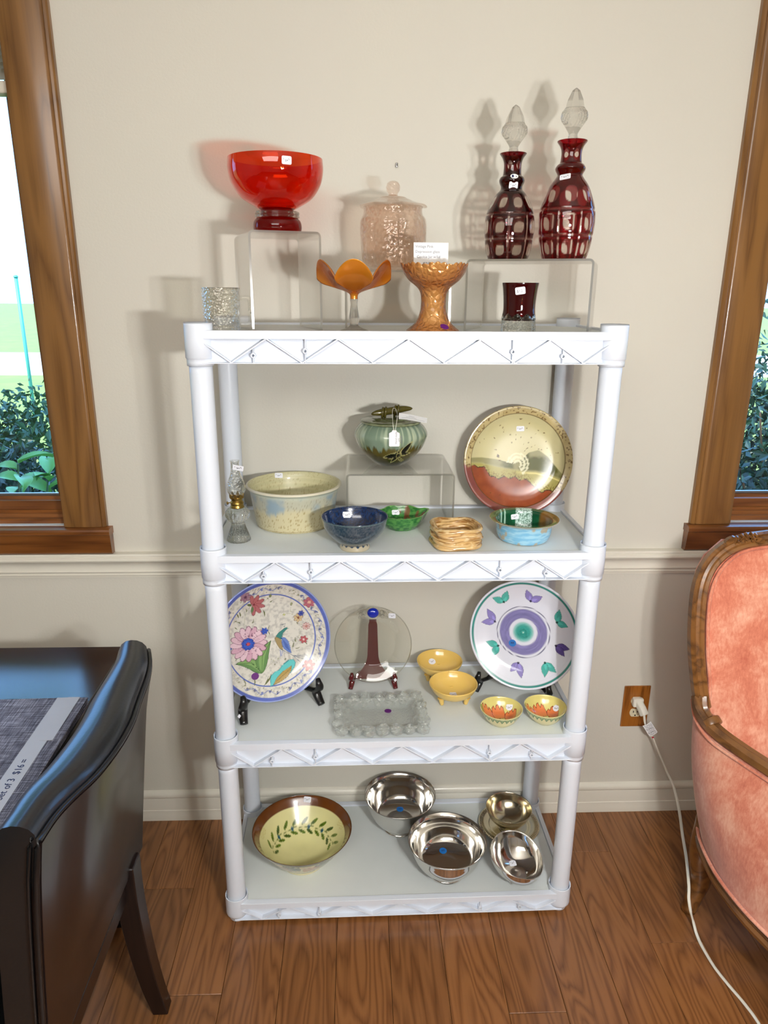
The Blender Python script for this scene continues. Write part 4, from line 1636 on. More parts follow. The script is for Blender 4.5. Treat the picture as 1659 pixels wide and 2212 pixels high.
# ---- second shelf: F big bird plate
cv1 = Canvas(900, (214, 212, 202), 740, 935, 830, 905)
nz = fbm(cv1.U * 26, cv1.V * 26, 0, 5, 3)
cv1.img = cv1.img * (1 - .34 * sm(.42, .75, nz)[..., None] * np.array([.8, .8, .75]))
c1 = cv1
Rn = np.hypot(cv1.U, cv1.V)
blue, dk = (84, 104, 178), (40, 50, 96)
rg = random.Random(8)
for k in range(190):       # small hooks in the border
    a = rg.uniform(0, 2 * PI)
    r = rg.uniform(.79, .90)
    x, y = 740 + 830 * r * math.cos(a), 935 + 905 * r * math.sin(a)
    b = rg.uniform(0, 6)
    c1.line([(x, y), (x + 11 * math.cos(b), y + 11 * math.sin(b)), (x + 15 * math.cos(b + 1), y + 15 * math.sin(b + 1))], 5, (128, 128, 96))
for a0, a1 in ((-118, -72), (-50, -20), (-15, 30), (45, 80), (88, 130), (150, 178), (195, 225)):   # blue scrolls
    pts = []
    for k in range(25):
        a = math.radians(a0 + (a1 - a0) * k / 24)
        r = .852 + .034 * math.sin(k * .62)
        pts.append((740 + 830 * r * math.cos(a), 935 + 905 * r * math.sin(a)))
    c1.line(pts, 8, blue)
    for k in (2, 7, 12, 17, 22):
        a = math.radians(a0 + (a1 - a0) * k / 24)
        r = .852 + .034 * math.sin(k * .62) + (.022 if k % 2 else -.022)
        c1.ell(740 + 830 * r * math.cos(a), 935 + 905 * r * math.sin(a), 17, 17, dk if k % 3 else blue, alpha=.9)
        c1.ell(740 + 830 * r * math.cos(a) + 3, 935 + 905 * r * math.sin(a) + 2, 7, 7, (150, 160, 200))
ring = (1 - sm(.009, .013, np.abs(Rn - .755)))[..., None]
c1.img = c1.img * (1 - ring) + L(*blue) * ring
tw = [((400, 640), (415, 540), (450, 440), (520, 380)), ((640, 1180), (760, 1260), (860, 1210)), ((1190, 760), (1190, 860), (1140, 960), (1110, 1010)),
      ((1000, 590), (1060, 600), (1110, 640)), ((1070, 500), (1060, 560), (1100, 620)), ((700, 350), (760, 310), (800, 280)), ((560, 1400), (640, 1330), (760, 1250)),
      ((1100, 1010), (1060, 1100), (1020, 1120)), ((520, 1200), (540, 1300), (565, 1400))]
for s_ in tw:
    c1.line(s_, 4, (156, 158, 122))
for (x, y, x1, y1, w_) in ((330, 520, 300, 440, 20), (355, 510, 345, 430, 20), (310, 560, 255, 570, 14), (350, 605, 295, 575, 16), (690, 575, 672, 450, 18), (450, 460, 440, 400, 12),
                           (490, 660, 540, 565, 12), (300, 690, 240, 640, 10), (780, 370, 830, 345, 12), (770, 330, 740, 290, 12), (1030, 1110, 1045, 1020, 20), (1075, 1040, 1085, 970, 16),
                           (1060, 1140, 1140, 1130, 12), (300, 1520, 275, 1400, 14), (420, 1560, 430, 1420, 16), (550, 1580, 690, 1430, 22), (580, 1550, 640, 1460, 12), (1140, 790, 1130, 740, 14),
                           (1240, 1120, 1215, 1080, 12), (730, 860, 700, 790, 12), (745, 720, 720, 780, 10), (880, 1270, 940, 1250, 10), (730, 1310, 790, 1290, 10), (205, 1130, 250, 1100, 10)):
    c1.leaf(x, y, x1, y1, w_, (98, 104, 66), .1)
# leaves
for (x0, y0, x1, y1, w_, b) in ((560, 1400, 212, 1182, 190, .22), (555, 1400, 738, 945, 175, -.12)):
    c1.leaf(x0, y0, x1, y1, w_, (98, 138, 84), b, (52, 84, 52), 5)
    c1.leaf(x0, y0, x1, y1, w_ * .45, (126, 164, 100), b)
    c1.line([(x0, y0), ((x0 + x1) / 2 - (y1 - y0) * b, (y0 + y1) / 2 + (x1 - x0) * b), (x1, y1)], 5, (40, 70, 44))
# great flower
for k in range(16):
    a = 2 * PI * k / 16 + .1
    px, py = 425 + 165 * math.cos(a), 930 + 165 * math.sin(a)
    c1.ell(px, py, 98, 46, [(216, 182, 196), (206, 164, 182), (222, 192, 204)][k % 3], a, 1, (112, 74, 96), 5)
    for q in (-1, 1):
        c1.line([(425 + 95 * math.cos(a + .08 * q), 930 + 95 * math.sin(a + .08 * q)), (425 + 165 * math.cos(a + .06 * q), 930 + 165 * math.sin(a + .06 * q))], 3, (120, 80, 104))
for k in range(9):
    a = 2 * PI * k / 9
    c1.ell(415 + 58 * math.cos(a), 930 + 58 * math.sin(a), 34, 30, (48, 82, 178), a, 1, (20, 34, 110), 4)
c1.ell(415, 930, 58, 56, (56, 92, 190))
c1.ell(418, 930, 26, 26, (190, 80, 92), edge=(90, 20, 50), ew=4)
for x, y in ((135, 945), (665, 785)):
    c1.flower(x, y, 54, 6, (52, 84, 182), (20, 34, 100), (60, 90, 180))
# top red flower, fan of petals
for a in (-100, -62, -22, 18, 58, 96):
    a = math.radians(a)
    c1.ell(555 + 82 * math.cos(a), 372 + 76 * math.sin(a), 80, 32, (172, 100, 104), a, 1, (110, 40, 54), 4)
c1.leaf(530, 375, 455, 340, 40, (92, 104, 72))
c1.leaf(540, 390, 520, 490, 40, (96, 120, 80))
for x, y, r, col_, cc, n_ in ((445, 225, 78, (150, 116, 134), (92, 60, 84), 7), (1325, 470, 84, (176, 102, 116), (214, 170, 150), 7), (1160, 685, 66, (204, 182, 140), (132, 86, 60), 7),
                              (1205, 625, 44, (62, 88, 170), (40, 60, 140), 6), (1260, 835, 58, (208, 176, 170), (180, 120, 110), 8), (1200, 1030, 60, (178, 90, 94), (220, 186, 184), 6),
                              (1215, 1425, 84, (186, 116, 112), (216, 184, 174), 6)):
    c1.flower(x, y, r, n_, col_, (96, 50, 66), cc, ew=3)
c1.leaf(945, 600, 985, 600, 34, (188, 190, 130), 0, (120, 124, 70), 3)
c1.leaf(795, 300, 800, 245, 34, (120, 130, 90), 0, (60, 70, 50), 3)
c1.leaf(1080, 480, 1085, 425, 34, (150, 156, 120), 0, (60, 70, 50), 3)
# bird
c1.poly([(820, 890), (860, 850), (900, 830), (950, 800), (985, 798), (995, 815), (960, 838), (920, 870), (905, 910), (890, 960), (840, 960), (815, 930)], (58, 128, 122), 1, (30, 70, 80), 4)
c1.poly([(800, 905), (835, 920), (880, 960), (890, 1040), (885, 1130), (845, 1090), (815, 1020), (795, 950)], (160, 140, 96), 1, (90, 80, 50), 4)
c1.poly([(890, 930), (940, 945), (980, 1010), (995, 1100), (1000, 1200), (950, 1160), (900, 1100), (885, 1030)], (104, 132, 196), 1, (46, 66, 130), 4)
for k in range(7):
    c1.line([(900 + 10 * k, 960 + 14 * k), (930 + 9 * k, 1090 + 14 * k)], 4, (60, 84, 160))
for e in ((1215, 1275), (1200, 1300), (1190, 1340), (1150, 1415)):
    c1.line([(860, 1110), (990, 1210), (1020, 1240), e], 5, (74, 92, 120))
c1.line([(850, 1120), (848, 1215)], 10, (110, 130, 190))
c1.line([(880, 1130), (862, 1200)], 8, (110, 130, 190))
for dx in (-50, -30, -8, 14):
    c1.line([(950, 790), (950 + dx, 740)], 3, (60, 70, 80))
    c1.ell(950 + dx, 738, 5, 5, (60, 80, 100))
c1.line([(990, 815), (1018, 822)], 5, (90, 100, 90))
# turquoise rock
c1.poly([(640, 1612), (655, 1540), (672, 1470), (740, 1420), (800, 1410), (850, 1350), (900, 1320), (960, 1290), (1020, 1300), (1042, 1350), (1020, 1410), (960, 1480), (880, 1540), (760, 1590)],
        (100, 196, 196), 1, (30, 120, 132), 6)
c1.poly([(685, 1602), (760, 1510), (850, 1440), (980, 1385), (970, 1450), (900, 1530), (800, 1580)], (176, 148, 84), 1, (110, 84, 40), 5)
for k in range(5):
    c1.line([(740 + k * 46, 1560 - k * 26), (800 + k * 40, 1530 - k * 28)], 5, (110, 86, 44))
rimm = sm(.925, .935, Rn)[..., None]
c1.img = c1.img * (1 - rimm) + (L(92, 110, 190) * (1 - .35 * fbm(c1.U * 8, c1.V * 8, 0, 2)[..., None])) * rimm
rimm = (sm(.975, .985, Rn))[..., None]
c1.img = c1.img * (1 - rimm) + L(150, 164, 214) * rimm

RF = .1555
profP = lambda R, d=.022: [(0, -.001), (.55 * R, -.001), (.60 * R, -.004, 1), (.63 * R, -.001), (.80 * R, d * .45), (.97 * R, d * .88), (1.0 * R, d * .97), (.995 * R, d * 1.08), (.96 * R, d * 1.05),
                           (.80 * R, d * .62), (.66 * R, d * .28), (.50 * R, .004), (.25 * R, .0032), (0, .003)]


def plate_col(cv_, R_, back=(222, 216, 200)):
    def f(T, R, Z, I):
        c = cv_.at(R / R_ * np.cos(T), R / R_ * np.sin(T))
        return np.where((I > 6.0)[..., None], c, arr(L(*back), R.shape))
    return f


def bird_plate():
    o, p = standing_plate('bird_plate', 'large plate painted with flowers and a bird, blue rim, on a black stand', 'plate', -.311, -.250, S1, .42, .034, .28, RF, profP(RF), None,
                          plate_col(c1, RF), M['glaze'], 460, 14)
    return o, p


birdp, birdp_m = bird_plate()
plate_stand('plate_stand', 'black plate stand holding the bird plate, at the left of the third shelf', -.322, -.215, S1, .42, .100, M['black'], h=.15, s=1.3)

# H: white plate with purple and teal leaves
cv2 = Canvas(900, (226, 228, 240), 957, 514, 403, 416)
c2 = cv2
Rn = np.hypot(cv2.U, cv2.V)
Rc = np.hypot(cv2.X - 946, (cv2.Y - 500))
c2.img = c2.img * (1 - .05 * fbm(c2.U * 3, c2.V * 3, 0, 3)[..., None])


def ringp(r0, r1, colr, tex=.0, soft=2.5, alpha=1.0, RR_=None):
    RR_ = Rc if RR_ is None else RR_
    m_ = sm(r0 - soft, r0 + soft, RR_) * (1 - sm(r1 - soft, r1 + soft, RR_))
    a = np.arctan2(c2.V, c2.U)
    tt = (1 - tex * fbm(RR_ * .14, a * 1.2, 0, 4, 3))[..., None]
    m_ = (m_ * alpha)[..., None]
    c2.img = c2.img * (1 - m_) + L(*colr) * tt * m_


ringp(104, 176, (148, 142, 200), .45, 4)
ringp(192, 197, (70, 70, 110), 0, 1.5)
ringp(-9, 62, (60, 172, 160), .5, 4)
ringp(50, 76, (110, 200, 190), .3, 8, .8)
ringp(20, 24, (30, 130, 120), .3, 3, .7)
c2.ell(946, 504, 7, 7, (170, 226, 210))
ringp(.925, .965, (66, 156, 148), .4, .004, 1, Rn)
ringp(.865, .872, (196, 200, 216), 0, .004, .8, Rn)
PU, PD, TE = (142, 132, 196), (92, 76, 146), (78, 176, 166)
for (bx_, by_, t1, t2, colr) in ((780, 292, (697, 268), (800, 200), TE), (975, 255, (938, 170), (1058, 205), PU), (1180, 385, (1190, 283), (1262, 402), TE), (1192, 562, (1293, 565), (1262, 626), PD),
                                 (1128, 705, (1218, 755), (1140, 806), TE), (935, 742, (886, 816), (974, 848), PU), (772, 638, (680, 618), (738, 724), TE), (728, 455, (664, 362), (632, 472), PU)):
    for tp_ in (t1, t2):
        c2.leaf(bx_, by_, tp_[0], tp_[1], 52, colr, 0, tuple(int(q * .7) for q in colr), 2.5)
        c2.leaf(bx_, by_, (bx_ + tp_[0]) / 2 + 8, (by_ + tp_[1]) / 2, 20, tuple(min(255, int(q * 1.14)) for q in colr))
    c2.ell(bx_, by_, 9, 9, tuple(int(q * .45) for q in colr))
RHp = .145
whp, whp_m = standing_plate('leaf_plate', 'white plate with purple and teal leaves around a bullseye, teal rim, on a stand', 'plate', .327, -.203, S1, -.40, .030, .27, RHp, profP(RHp, .02), None,
                            plate_col(c2, RHp, (226, 228, 236)), M['glaze'], 460, 14)
plate_stand('plate_stand', 'black plate stand under the white leaf plate at the right of the third shelf', .327, -.168, S1, -.40, .094, M['black'], h=.15, s=1.0)

# G: clear glass plate with a blue stone, burgundy easel
RG = .104
gp_, gp_m = standing_plate('glass_plate', 'clear glass plate with a cobalt blue stone and clear beads at its rim', 'plate', -.063, -.140, S1, .0, .020, .22, RG,
                           [(0, 0), (.55 * RG, 0), (.62 * RG, .002), (.80 * RG, .010), (.985 * RG, .0165), (RG, .0185), (.985 * RG, .0205), (.80 * RG, .0135), (.62 * RG, .006), (.5 * RG, .0035), (0, .0035)],
                           None, None, M['clear_thin'], 160, 5)
link('plate_edge', lathe('plate_edge', [(RG, .0165), (RG + .0013, .0185), (RG, .0205), (RG - .0013, .0185)], 160, 3, loop=True, mat=M['clear']), None, gp_, gp_m.location, gp_m.rotation_euler)
link('blue_stone', lathe('blue_stone', [(0, -.002), (.010, 0), (.0135, .004), (.0125, .009), (.008, .0125), (0, .014)], 40, 4, mat=M['blue_glass']), None, gp_m,
     (.0, .088, .014), None, (1.15, 1, 1), label='oval cobalt blue glass stone')
for sx in (-1, 1):
    for q, (dx, dy, r) in enumerate(((.024, .004, .0055), (.026, -.008, .0055), (.034, -.002, .0045), (.041, .001, .0035), (.036, -.011, .004))):
        link('clear_bead', lathe('clear_bead', [(0, -r * .6), (r * .8, -r * .3), (r, 0), (r * .8, r * .6), (0, r)], 20, 3, mat=M['clear']), None, gp_m,
             (sx * dx, .086 + dy, .0165))
plate_stand('glass_plate_stand', 'burgundy wooden easel behind the clear glass plate', -.063, -.115, S1, 0, .058, M['burgundy'], h=.165, s=.82, post=True, lean=.24, depth=.055)


# I: two yellow tripod bowls
def tripod_bowl(x, y, a0, lb):
    o = thing('yellow_bowl', lb, 'bowl', (x, y, S1), a0, 'yellow tripod bowls')
    link('bowl', lathe('bowl', [(0, .014), (.02, .0145), (.040, .021), (.055, .034), (.0625, .048), (.0640, .0535), (.0630, .0550), (.0612, .0535), (.0590, .048), (.052, .036), (.038, .0245), (.02, .0185),
                                (0, .018)], 96, 5, mat=M['yellow_glaze']), None, o)
    for k in range(3):
        a = k * 2.094
        l = lathe('leg', [(0, 0), (.0045, .001), (.006, .006), (.0078, .020), (.0088, .022), (0, .0225)], 20, 3, mat=M['yellow_glaze'])
        link('leg', l, None, o, (.036 * math.cos(a), .036 * math.sin(a), 0), (-.18 * math.sin(a), .18 * math.cos(a), 0))


tripod_bowl(.125, -.095, -.55, 'yellow glazed three legged bowl at the back, touching the wall side')
tripod_bowl(.148, -.217, -.5, 'yellow glazed three legged bowl in front of its twin')

# J: two tulip bowls
cv3 = Canvas(420, (226, 214, 130))
c3 = cv3
c3.img = c3.img * (1 - .12 * fbm(c3.U * 4, c3.V * 4, 0, 3)[..., None])
c3.poly([(-.98, -.45), (-.80, -.45), (-.6, -.05), (-.2, .14), (.4, .22), (.7, .5), (.1, .7), (-.5, .75), (-.85, .4)], (128, 146, 48), 1, (70, 90, 30), .012)
for k in range(16):
    c3.line([(-.86 + .08 * k, -.25 + .04 * k), (-.6 + .08 * k, .40 + .012 * k)], .012, (92, 116, 36))
for (x, y, s, a_) in ((-.50, -.36, .95, -.25), (.02, -.42, 1.1, 0), (.50, -.10, .95, .35)):
    base_ = [(-.20, .30), (-.27, .02), (-.25, -.22), (-.16, -.30), (-.09, -.20), (-.04, -.32), (.05, -.33), (.11, -.19), (.18, -.28), (.26, -.20), (.27, .04), (.20, .30)]
    cs_, sn_ = math.cos(a_), math.sin(a_)
    q_ = [(x + s * (u * cs_ - v * sn_), y + s * (u * sn_ + v * cs_)) for u, v in base_]
    c3.poly(q_, (222, 126, 70), 1, (112, 24, 30), .022)
    for k in range(9):
        u = -.18 + .045 * k
        c3.line([(x + s * (u * cs_ - .24 * sn_), y + s * (u * sn_ + .24 * cs_)), (x + s * (u * 1.1 * cs_ + .12 * sn_), y + s * (u * 1.1 * sn_ - .12 * cs_))], .016, (198, 96, 52), .7)
c3.line([(-.62, .02), (.6, .26)], .02, (104, 22, 30))


def colJ(T, R, Z, I):
    U, V = R * np.cos(T) / .0535, R * np.sin(T) / .0535
    c = c3.at(U, V)
    out = arr(L(226, 216, 164), R.shape)
    h = Z / .041
    a = np.abs(((T * 26 / (2 * PI)) % 1) - .5) * 2
    out = lerp(out, arr(L(96, 134, 98), R.shape), sm(-.03, .03, h - (.60 + .28 * a)) * (1 - sm(.93, .96, h)))
    out = lerp(out, arr(L(190, 196, 140), R.shape), sm(-.02, .02, h - (.72 + .24 * a)) * .5 * (1 - sm(.93, .96, h)))
    return np.where((I > 6.9)[..., None], c, out)


profJ = [(0, .003), (.020, .003), (.024, 0, 1), (.027, .001), (.040, .014), (.0495, .030), (.0532, .0405), (.0528, .0415), (.0508, .0405), (.046, .030), (.036, .016), (.022, .0075), (0, .0065)]
jm = lathe('bowl', profJ, 240, 9, lambda T, R, Z, I: (R * (1 + .012 * np.sin(3 * T + 1) * R / .05), Z), colJ, mat=M['glaze'])
for x, y, a, lb in ((.257, -.318, .1, 'small bowl painted with orange tulips, the left one by the front edge'), (.371, -.312, .3, 'small bowl painted with orange tulips, tucked behind the right post')):
    o = thing('tulip_bowl', lb, 'bowl', (x, y, S1), a, 'small tulip bowls')
    link('bowl', jm, None, o)

# K: pressed glass tray with a border of roses
tr_ = thing('glass_tray', 'rectangular clear glass tray bordered with moulded roses', 'tray', (-.047, -.300, S1), .03)


def tray(u, v):
    x, y = (2 * u - 1), (2 * v - 1)
    e = max(abs(x), abs(y))
    z = .006 + .016 * max(0, (e - .62) / .38) ** 1.5
    return (x * .096, y * .066, z)


link('tray_base', grid_mesh('tray_base', tray, 30, 24, thick=.005), M['tray_glass'], tr_)


def rose_mesh(seed):
    def fn(u, v):
        a, p = 2 * PI * u, PI * (v - .5)
        r = .0155 * (1 + .10 * math.sin(5 * a + 7 * v * 2 + seed) + .07 * math.sin(3 * a - 9 * v))
        sw = .0022 * math.sin(a * 1 + 26 * math.cos(p))
        return (r * math.cos(p) * math.cos(a) * (1 + sw * 20), r * math.cos(p) * math.sin(a) * (1 + sw * 20), .0112 * math.sin(p) + sw * (1 if p > 0 else 0))
    return grid_mesh('rose', fn, 26, 22, mat=M['tray_glass'])


roses = [rose_mesh(k) for k in range(3)]
pos = [(-.100 + .0333 * k, y) for y in (-.073, .073) for k in range(7)] + [(x, -.037 + .037 * k) for x in (-.106, .106) for k in range(3)]
for k, (x, y) in enumerate(pos):
    link('rose', roses[k % 3], None, tr_, (x + random.uniform(-.003, .003), y + random.uniform(-.003, .003), .0175 + random.uniform(-.002, .003)),
         (random.uniform(-.3, .3), random.uniform(-.3, .3), random.uniform(0, 6)), (random.uniform(.98, 1.12),) * 3)
for k, (x, y) in enumerate([(-.085 + .034 * q + .012, s * .058) for s in (-1, 1) for q in range(5)] + [(s * .09, -.02 + .04 * q) for s in (-1, 1) for q in range(2)]):
    link('rose_leaf', roses[(k + 1) % 3], None, tr_, (x, y, .012), (.4, .2, k), (.55, .9, .45))

# ---- third level (second from top) ----------------------------------
# L: oil lamp
ol = thing('oil_lamp', 'small clear glass oil lamp with brass burner beside the left post', 'lamp', (-.383, -.281, S2))
flute = lambda n, d: (lambda T, R, Z, I: (R * (1 + d * np.cos(n * T)), Z))
link('font', lathe('font', [(0, .002), (.020, .002), (.0265, 0, 1), (.0275, .003), (.0225, .018), (.0165, .036), (.0165, .044), (.0215, .050), (.0275, .059), (.0280, .068), (.0225, .077), (.0150, .081),
                            (0, .081)], 120, 5, flute(20, .025), mat=M['clear_bumpy']), None, ol, label='fluted clear glass font')
bn = link('burner', lathe('burner', [(0, .080), (.0150, .080), (.0155, .084), (.0145, .088), (.0155, .091), (.0140, .095), (.0125, .097), (.0135, .102), (.0150, .1035), (.0150, .106), (.0130, .107), (.0110, .104), (0, .103)],
                          48, 3, mat=M['brass']), None, ol, label='brass burner and collar')
for k in range(8):
    a = 2 * PI * k / 8
    link('prong', MB().prism([(-.0032, 0), (.0032, 0), (.0036, .007), (0, .0125), (-.0036, .007)], 'y', -.0005, .0005).mesh('prong'), M['brass'], bn,
         (.0152 * math.cos(a), .0152 * math.sin(a), .103), (-.12, 0, a - PI / 2))
link('wick_knob', MB().tube([(0, -.0, .0945), (-.0185, -.012, .0945)], circ(.0011, 8), up=(0, 0, 1)).tube([(-.0185, -.012, .0945), (-.0205, -.0133, .0945)], circ(.0036, 12)).mesh('wick_knob', True), M['brass'], ol)
link('chimney', lathe('chimney', [(.0125, .104), (.0135, .108), (.0195, .118), (.0215, .128), (.0185, .143), (.0122, .158), (.0098, .172), (.0094, .186), (.0106, .190), (.0112, .191), (.0104, .1915), (.0086, .187),
                                  (.0088, .172), (.0112, .158), (.0172, .143), (.0202, .128), (.0182, .118), (.0120, .108)], 72, 5,
                      lambda T, R, Z, I: (R * (1 + .04 * np.sin(6 * T + Z * 160) * sm(.11, .12, Z) * (1 - sm(.15, .165, Z))), Z), mat=M['clear_relief']), None, ol, label='twisted clear glass chimney')


# M: beige stoneware bowl
def colM(T, R, Z, I):
    sp_ = fbm(T * 40, Z * 900, R * 700, 9, 2)
    base = arr(L(198, 190, 154), R.shape)
    base = lerp(base, arr(L(150, 128, 76), R.shape), sm(.62, .74, sp_) * .8)
    h = Z / .103
    dr = fbm(T * 3.0, Z * 4, 0, 31, 3)
    dr2 = vnoise(T * 26, Z * 6, 0, 33)
    edge = .50 + .34 * (dr - .5) * 2 * .8 + .10 * (dr2 - .5)
    bl = sm(-.06, .10, h - edge)
    base = lerp(base, arr(L(140, 160, 172), R.shape), bl * (.35 + .65 * sm(.35, .7, fbm(T * 4, Z * 30, 0, 35, 3))))
    base = lerp(base, arr(L(196, 204, 186), R.shape), sm(.80, .93, h) * .75)
    base = lerp(base, arr(L(206, 200, 178), R.shape), sm(.955, .975, h))
    base = lerp(base, arr(L(120, 100, 60), R.shape), (1 - sm(.004, .012, np.abs(h - .045))) * .6)
    inn = arr(L(204, 198, 158), R.shape)
    inn = lerp(inn, arr(L(160, 140, 92), R.shape), sm(.64, .76, sp_) * .7)
    inn = lerp(inn, arr(L(172, 172, 130), R.shape), .5 * np.sin(Z * 900) ** 2)
    return np.where((I > 9.5)[..., None], inn, base)


mb_ = thing('stoneware_bowl', 'wide straight sided beige stoneware bowl with a grey blue glaze band', 'bowl', (-.262, -.148, S2))
link('bowl', lathe('bowl', [(0, .003), (.088, .003), (.093, 0, 1), (.0955, .002), (.0975, .008), (.103, .045), (.110, .088), (.1145, .096), (.1185, .0995), (.1175, .1035), (.1135, .1045), (.1105, .102),
                            (.106, .088), (.098, .045), (.092, .014), (.080, .009), (0, .008)], 300, 10, None, colM, mat=M['glaze_matte']), None, mb_)


# N: navy bowl
def colN(T, R, Z, I):
    sp_ = fbm(T * 30, Z * 500, R * 300, 12, 3)
    h = Z / .076
    out = lerp(arr(L(40, 62, 78), R.shape), arr(L(74, 88, 98), R.shape), sm(.35, .7, sp_))
    dr = .155 + .035 * np.sin(T * 15) * (.5 + vnoise(T * 5, 0, 0, 3))
    out = lerp(arr(L(176, 166, 142), R.shape), out, sm(-.01, .02, h - dr))
    out = lerp(out, arr(L(20, 52, 84), R.shape), (sm(-.01, .02, h - dr)) * (1 - sm(.03, .09, h - dr)) * .8)
    out = lerp(out, arr(L(96, 120, 120), R.shape), (1 - sm(.0, .02, np.abs(h - .975))) * .7)
    inn = lerp(arr(L(4, 26, 60), R.shape), arr(L(8, 46, 92), R.shape), sm(.4, .7, sp_))
    return np.where((I > 9.5)[..., None], inn, out)


nb = thing('navy_bowl', 'dark blue footed pottery bowl with an unglazed foot ring', 'bowl', (-.110, -.338, S2))
link('bowl', lathe('bowl', [(0, .004), (.028, .003), (.0335, 0, 1), (.0345, .003), (.033, .011), (.036, .015), (.052, .028), (.068, .048), (.0745, .070), (.0752, .0755), (.0742, .0765), (.0725, .0745),
                            (.0715, .070), (.065, .0485), (.050, .030), (.03, .019), (0, .016)], 220, 8, None, colN, mat=M['glaze']), None, nb)

# O: green leaf dish
def colO(T, R, Z, I):
    n1 = fbm(T * 6, Z * 200, R * 200, 21, 3)
    g = lerp(arr(L(34, 104, 46), R.shape), arr(L(84, 150, 70), R.shape), sm(.3, .7, n1))
    g = lerp(g, arr(L(130, 170, 96), R.shape), sm(.955, .985, Z / .039) * .6)
    red = sm(.66, .74, fbm(T * 3.2, R * 60, 0, 77, 2)) * (I > 6.5) * sm(.02, .03, R)
    return lerp(g, arr(L(120, 56, 44), R.shape), red * .8)


def modO(T, R, Z, I):
    k = (R / .058) ** 2
    pt = np.exp(-(np.angle(np.exp(1j * (T - .25))) / .33) ** 2)
    R2 = R * (1 + .20 * k * pt + .03 * k * np.sin(7 * T))
    Z2 = Z + .0010 * k * np.sin(7 * T) + .003 * k * pt + .0005 * np.sin(T * 18) * (I > 6.5) * sm(.01, .03, R)
    return R2, Z2


lf = thing('leaf_dish', 'green leaf shaped dish with a pointed rim under the small clear riser', 'dish', (.005, -.190, S2))
link('dish', lathe('dish', [(0, .003), (.030, .003), (.034, 0, 1), (.038, .002), (.051, .018), (.0575, .036), (.0585, .0385), (.0565, .0385), (.0545, .034), (.046, .018), (.03, .009), (0, .007)],
                   200, 8, modO, colO, mat=M['glaze']), None, lf)


# P: coiled tan bowl
def colP(T, R, Z, I):
    g = fbm(T * 2.5, Z * 420, R * 60, 51, 4)
    c = lerp(arr(L(206, 172, 116), R.shape), arr(L(150, 106, 54), R.shape), sm(.45, .7, g))
    return lerp(c, arr(L(226, 202, 156), R.shape), sm(.62, .8, fbm(T * 5, Z * 200, 0, 53, 2)) * .6)


def modP(T, R, Z, I):
    sq = 1 / (np.abs(np.cos(T - .1)) ** 3.2 + np.abs(np.sin(T - .1)) ** 3.2) ** (1 / 3.2)
    wob = .0016 * np.sin(2 * T + Z * 300) + .0014 * np.sin(5 * T + Z * 170)
    return R * (sq * .94) + wob, Z + .0016 * np.sin(3 * T + 2 + Z * 90) * sm(.004, .02, Z) * (Z > .006)


pr_, zc = [(0, .002), (.045, .002), (.052, .0, 1)], 0
for k in range(5):
    z0 = .001 + k * .0098
    pr_ += [(.0565, z0 + .0015), (.0605, z0 + .0045), (.0595, z0 + .0078)]
pr_ += [(.055, .0515), (.050, .0505)]
for k in range(4, 0, -1):
    z0 = .001 + k * .0098
    pr_ += [(.0468, z0 + .006), (.0492, z0 + .001)]
pr_ += [(.045, .0075), (0, .006)]
cb = thing('coil_bowl', 'squarish tan bowl built from stacked wavy clay coils', 'bowl', (.124, -.321, S2), .05)
link('bowl', lathe('bowl', pr_, 220, 6, modP, colP, mat=M['glaze']), None, cb)


# Q: green and blue bowl
def colQ(T, R, Z, I):
    n1 = fbm(T * 3, Z * 40, 0, 61, 3)
    out = lerp(arr(L(120, 180, 214), R.shape), arr(L(158, 204, 224), R.shape), sm(.3, .7, fbm(T * 4, Z * 300, 0, 60, 3)))
    tan = arr(L(186, 160, 112), R.shape)
    out = lerp(out, tan, sm(.60, .68, n1) * .75)
    h = Z / .052
    out = lerp(out, tan, sm(.86, .9, h) * .55)
    out = lerp(out, tan, (1 - sm(.02, .05, h)) * .6)
    inn = lerp(arr(L(16, 70, 44), R.shape), arr(L(24, 96, 60), R.shape), sm(.3, .7, n1))
    a = np.angle(np.exp(1j * (T - 1.42)))
    X = R * np.cos(T)
    Y = R * np.sin(T)
    wh = (1 - sm(.018, .021, np.abs(X - .006 - Y * .12))) * sm(-.035, -.02, Y)
    spk = sm(.50, .60, fbm(X * 700, Y * 700, Z * 500, 63, 2))
    inn = lerp(inn, arr(L(196, 222, 214), R.shape), wh * (1 - .8 * spk))
    for x0 in (-.046, -.036):
        st = (1 - sm(.0016, .0026, np.abs(X - x0 - .02 * Y))) * (Y > .0)
        inn = lerp(inn, arr(L(170, 210, 190), R.shape), st * .9)
    br = (1 - sm(.55, .7, np.abs(np.angle(np.exp(1j * (T - .08)))))) * sm(.058, .064, R)
    inn = lerp(inn, arr(L(126, 84, 30), R.shape), br)
    inn = lerp(inn, arr(L(150, 120, 70), R.shape), sm(.0795, .0805, R) * .9)
    return np.where((I > 10.0)[..., None], inn, out)


qb = thing('green_bowl', 'bowl with a flared lip, green and white drip inside and pale blue outside', 'bowl', (.291, -.283, S2))
link('bowl', lathe('bowl', [(0, .003), (.045, .003), (.051, 0, 1), (.0545, .001), (.0600, .006), (.0645, .020), (.0660, .038), (.0680, .045), (.0740, .0495), (.0808, .0515), (.0812, .0530), (.0740, .0525),
                            (.0660, .0490), (.0635, .038), (.0618, .020), (.057, .010), (.045, .0065), (0, .006)], 260, 9, None, colQ, mat=M['glaze']), None, qb)

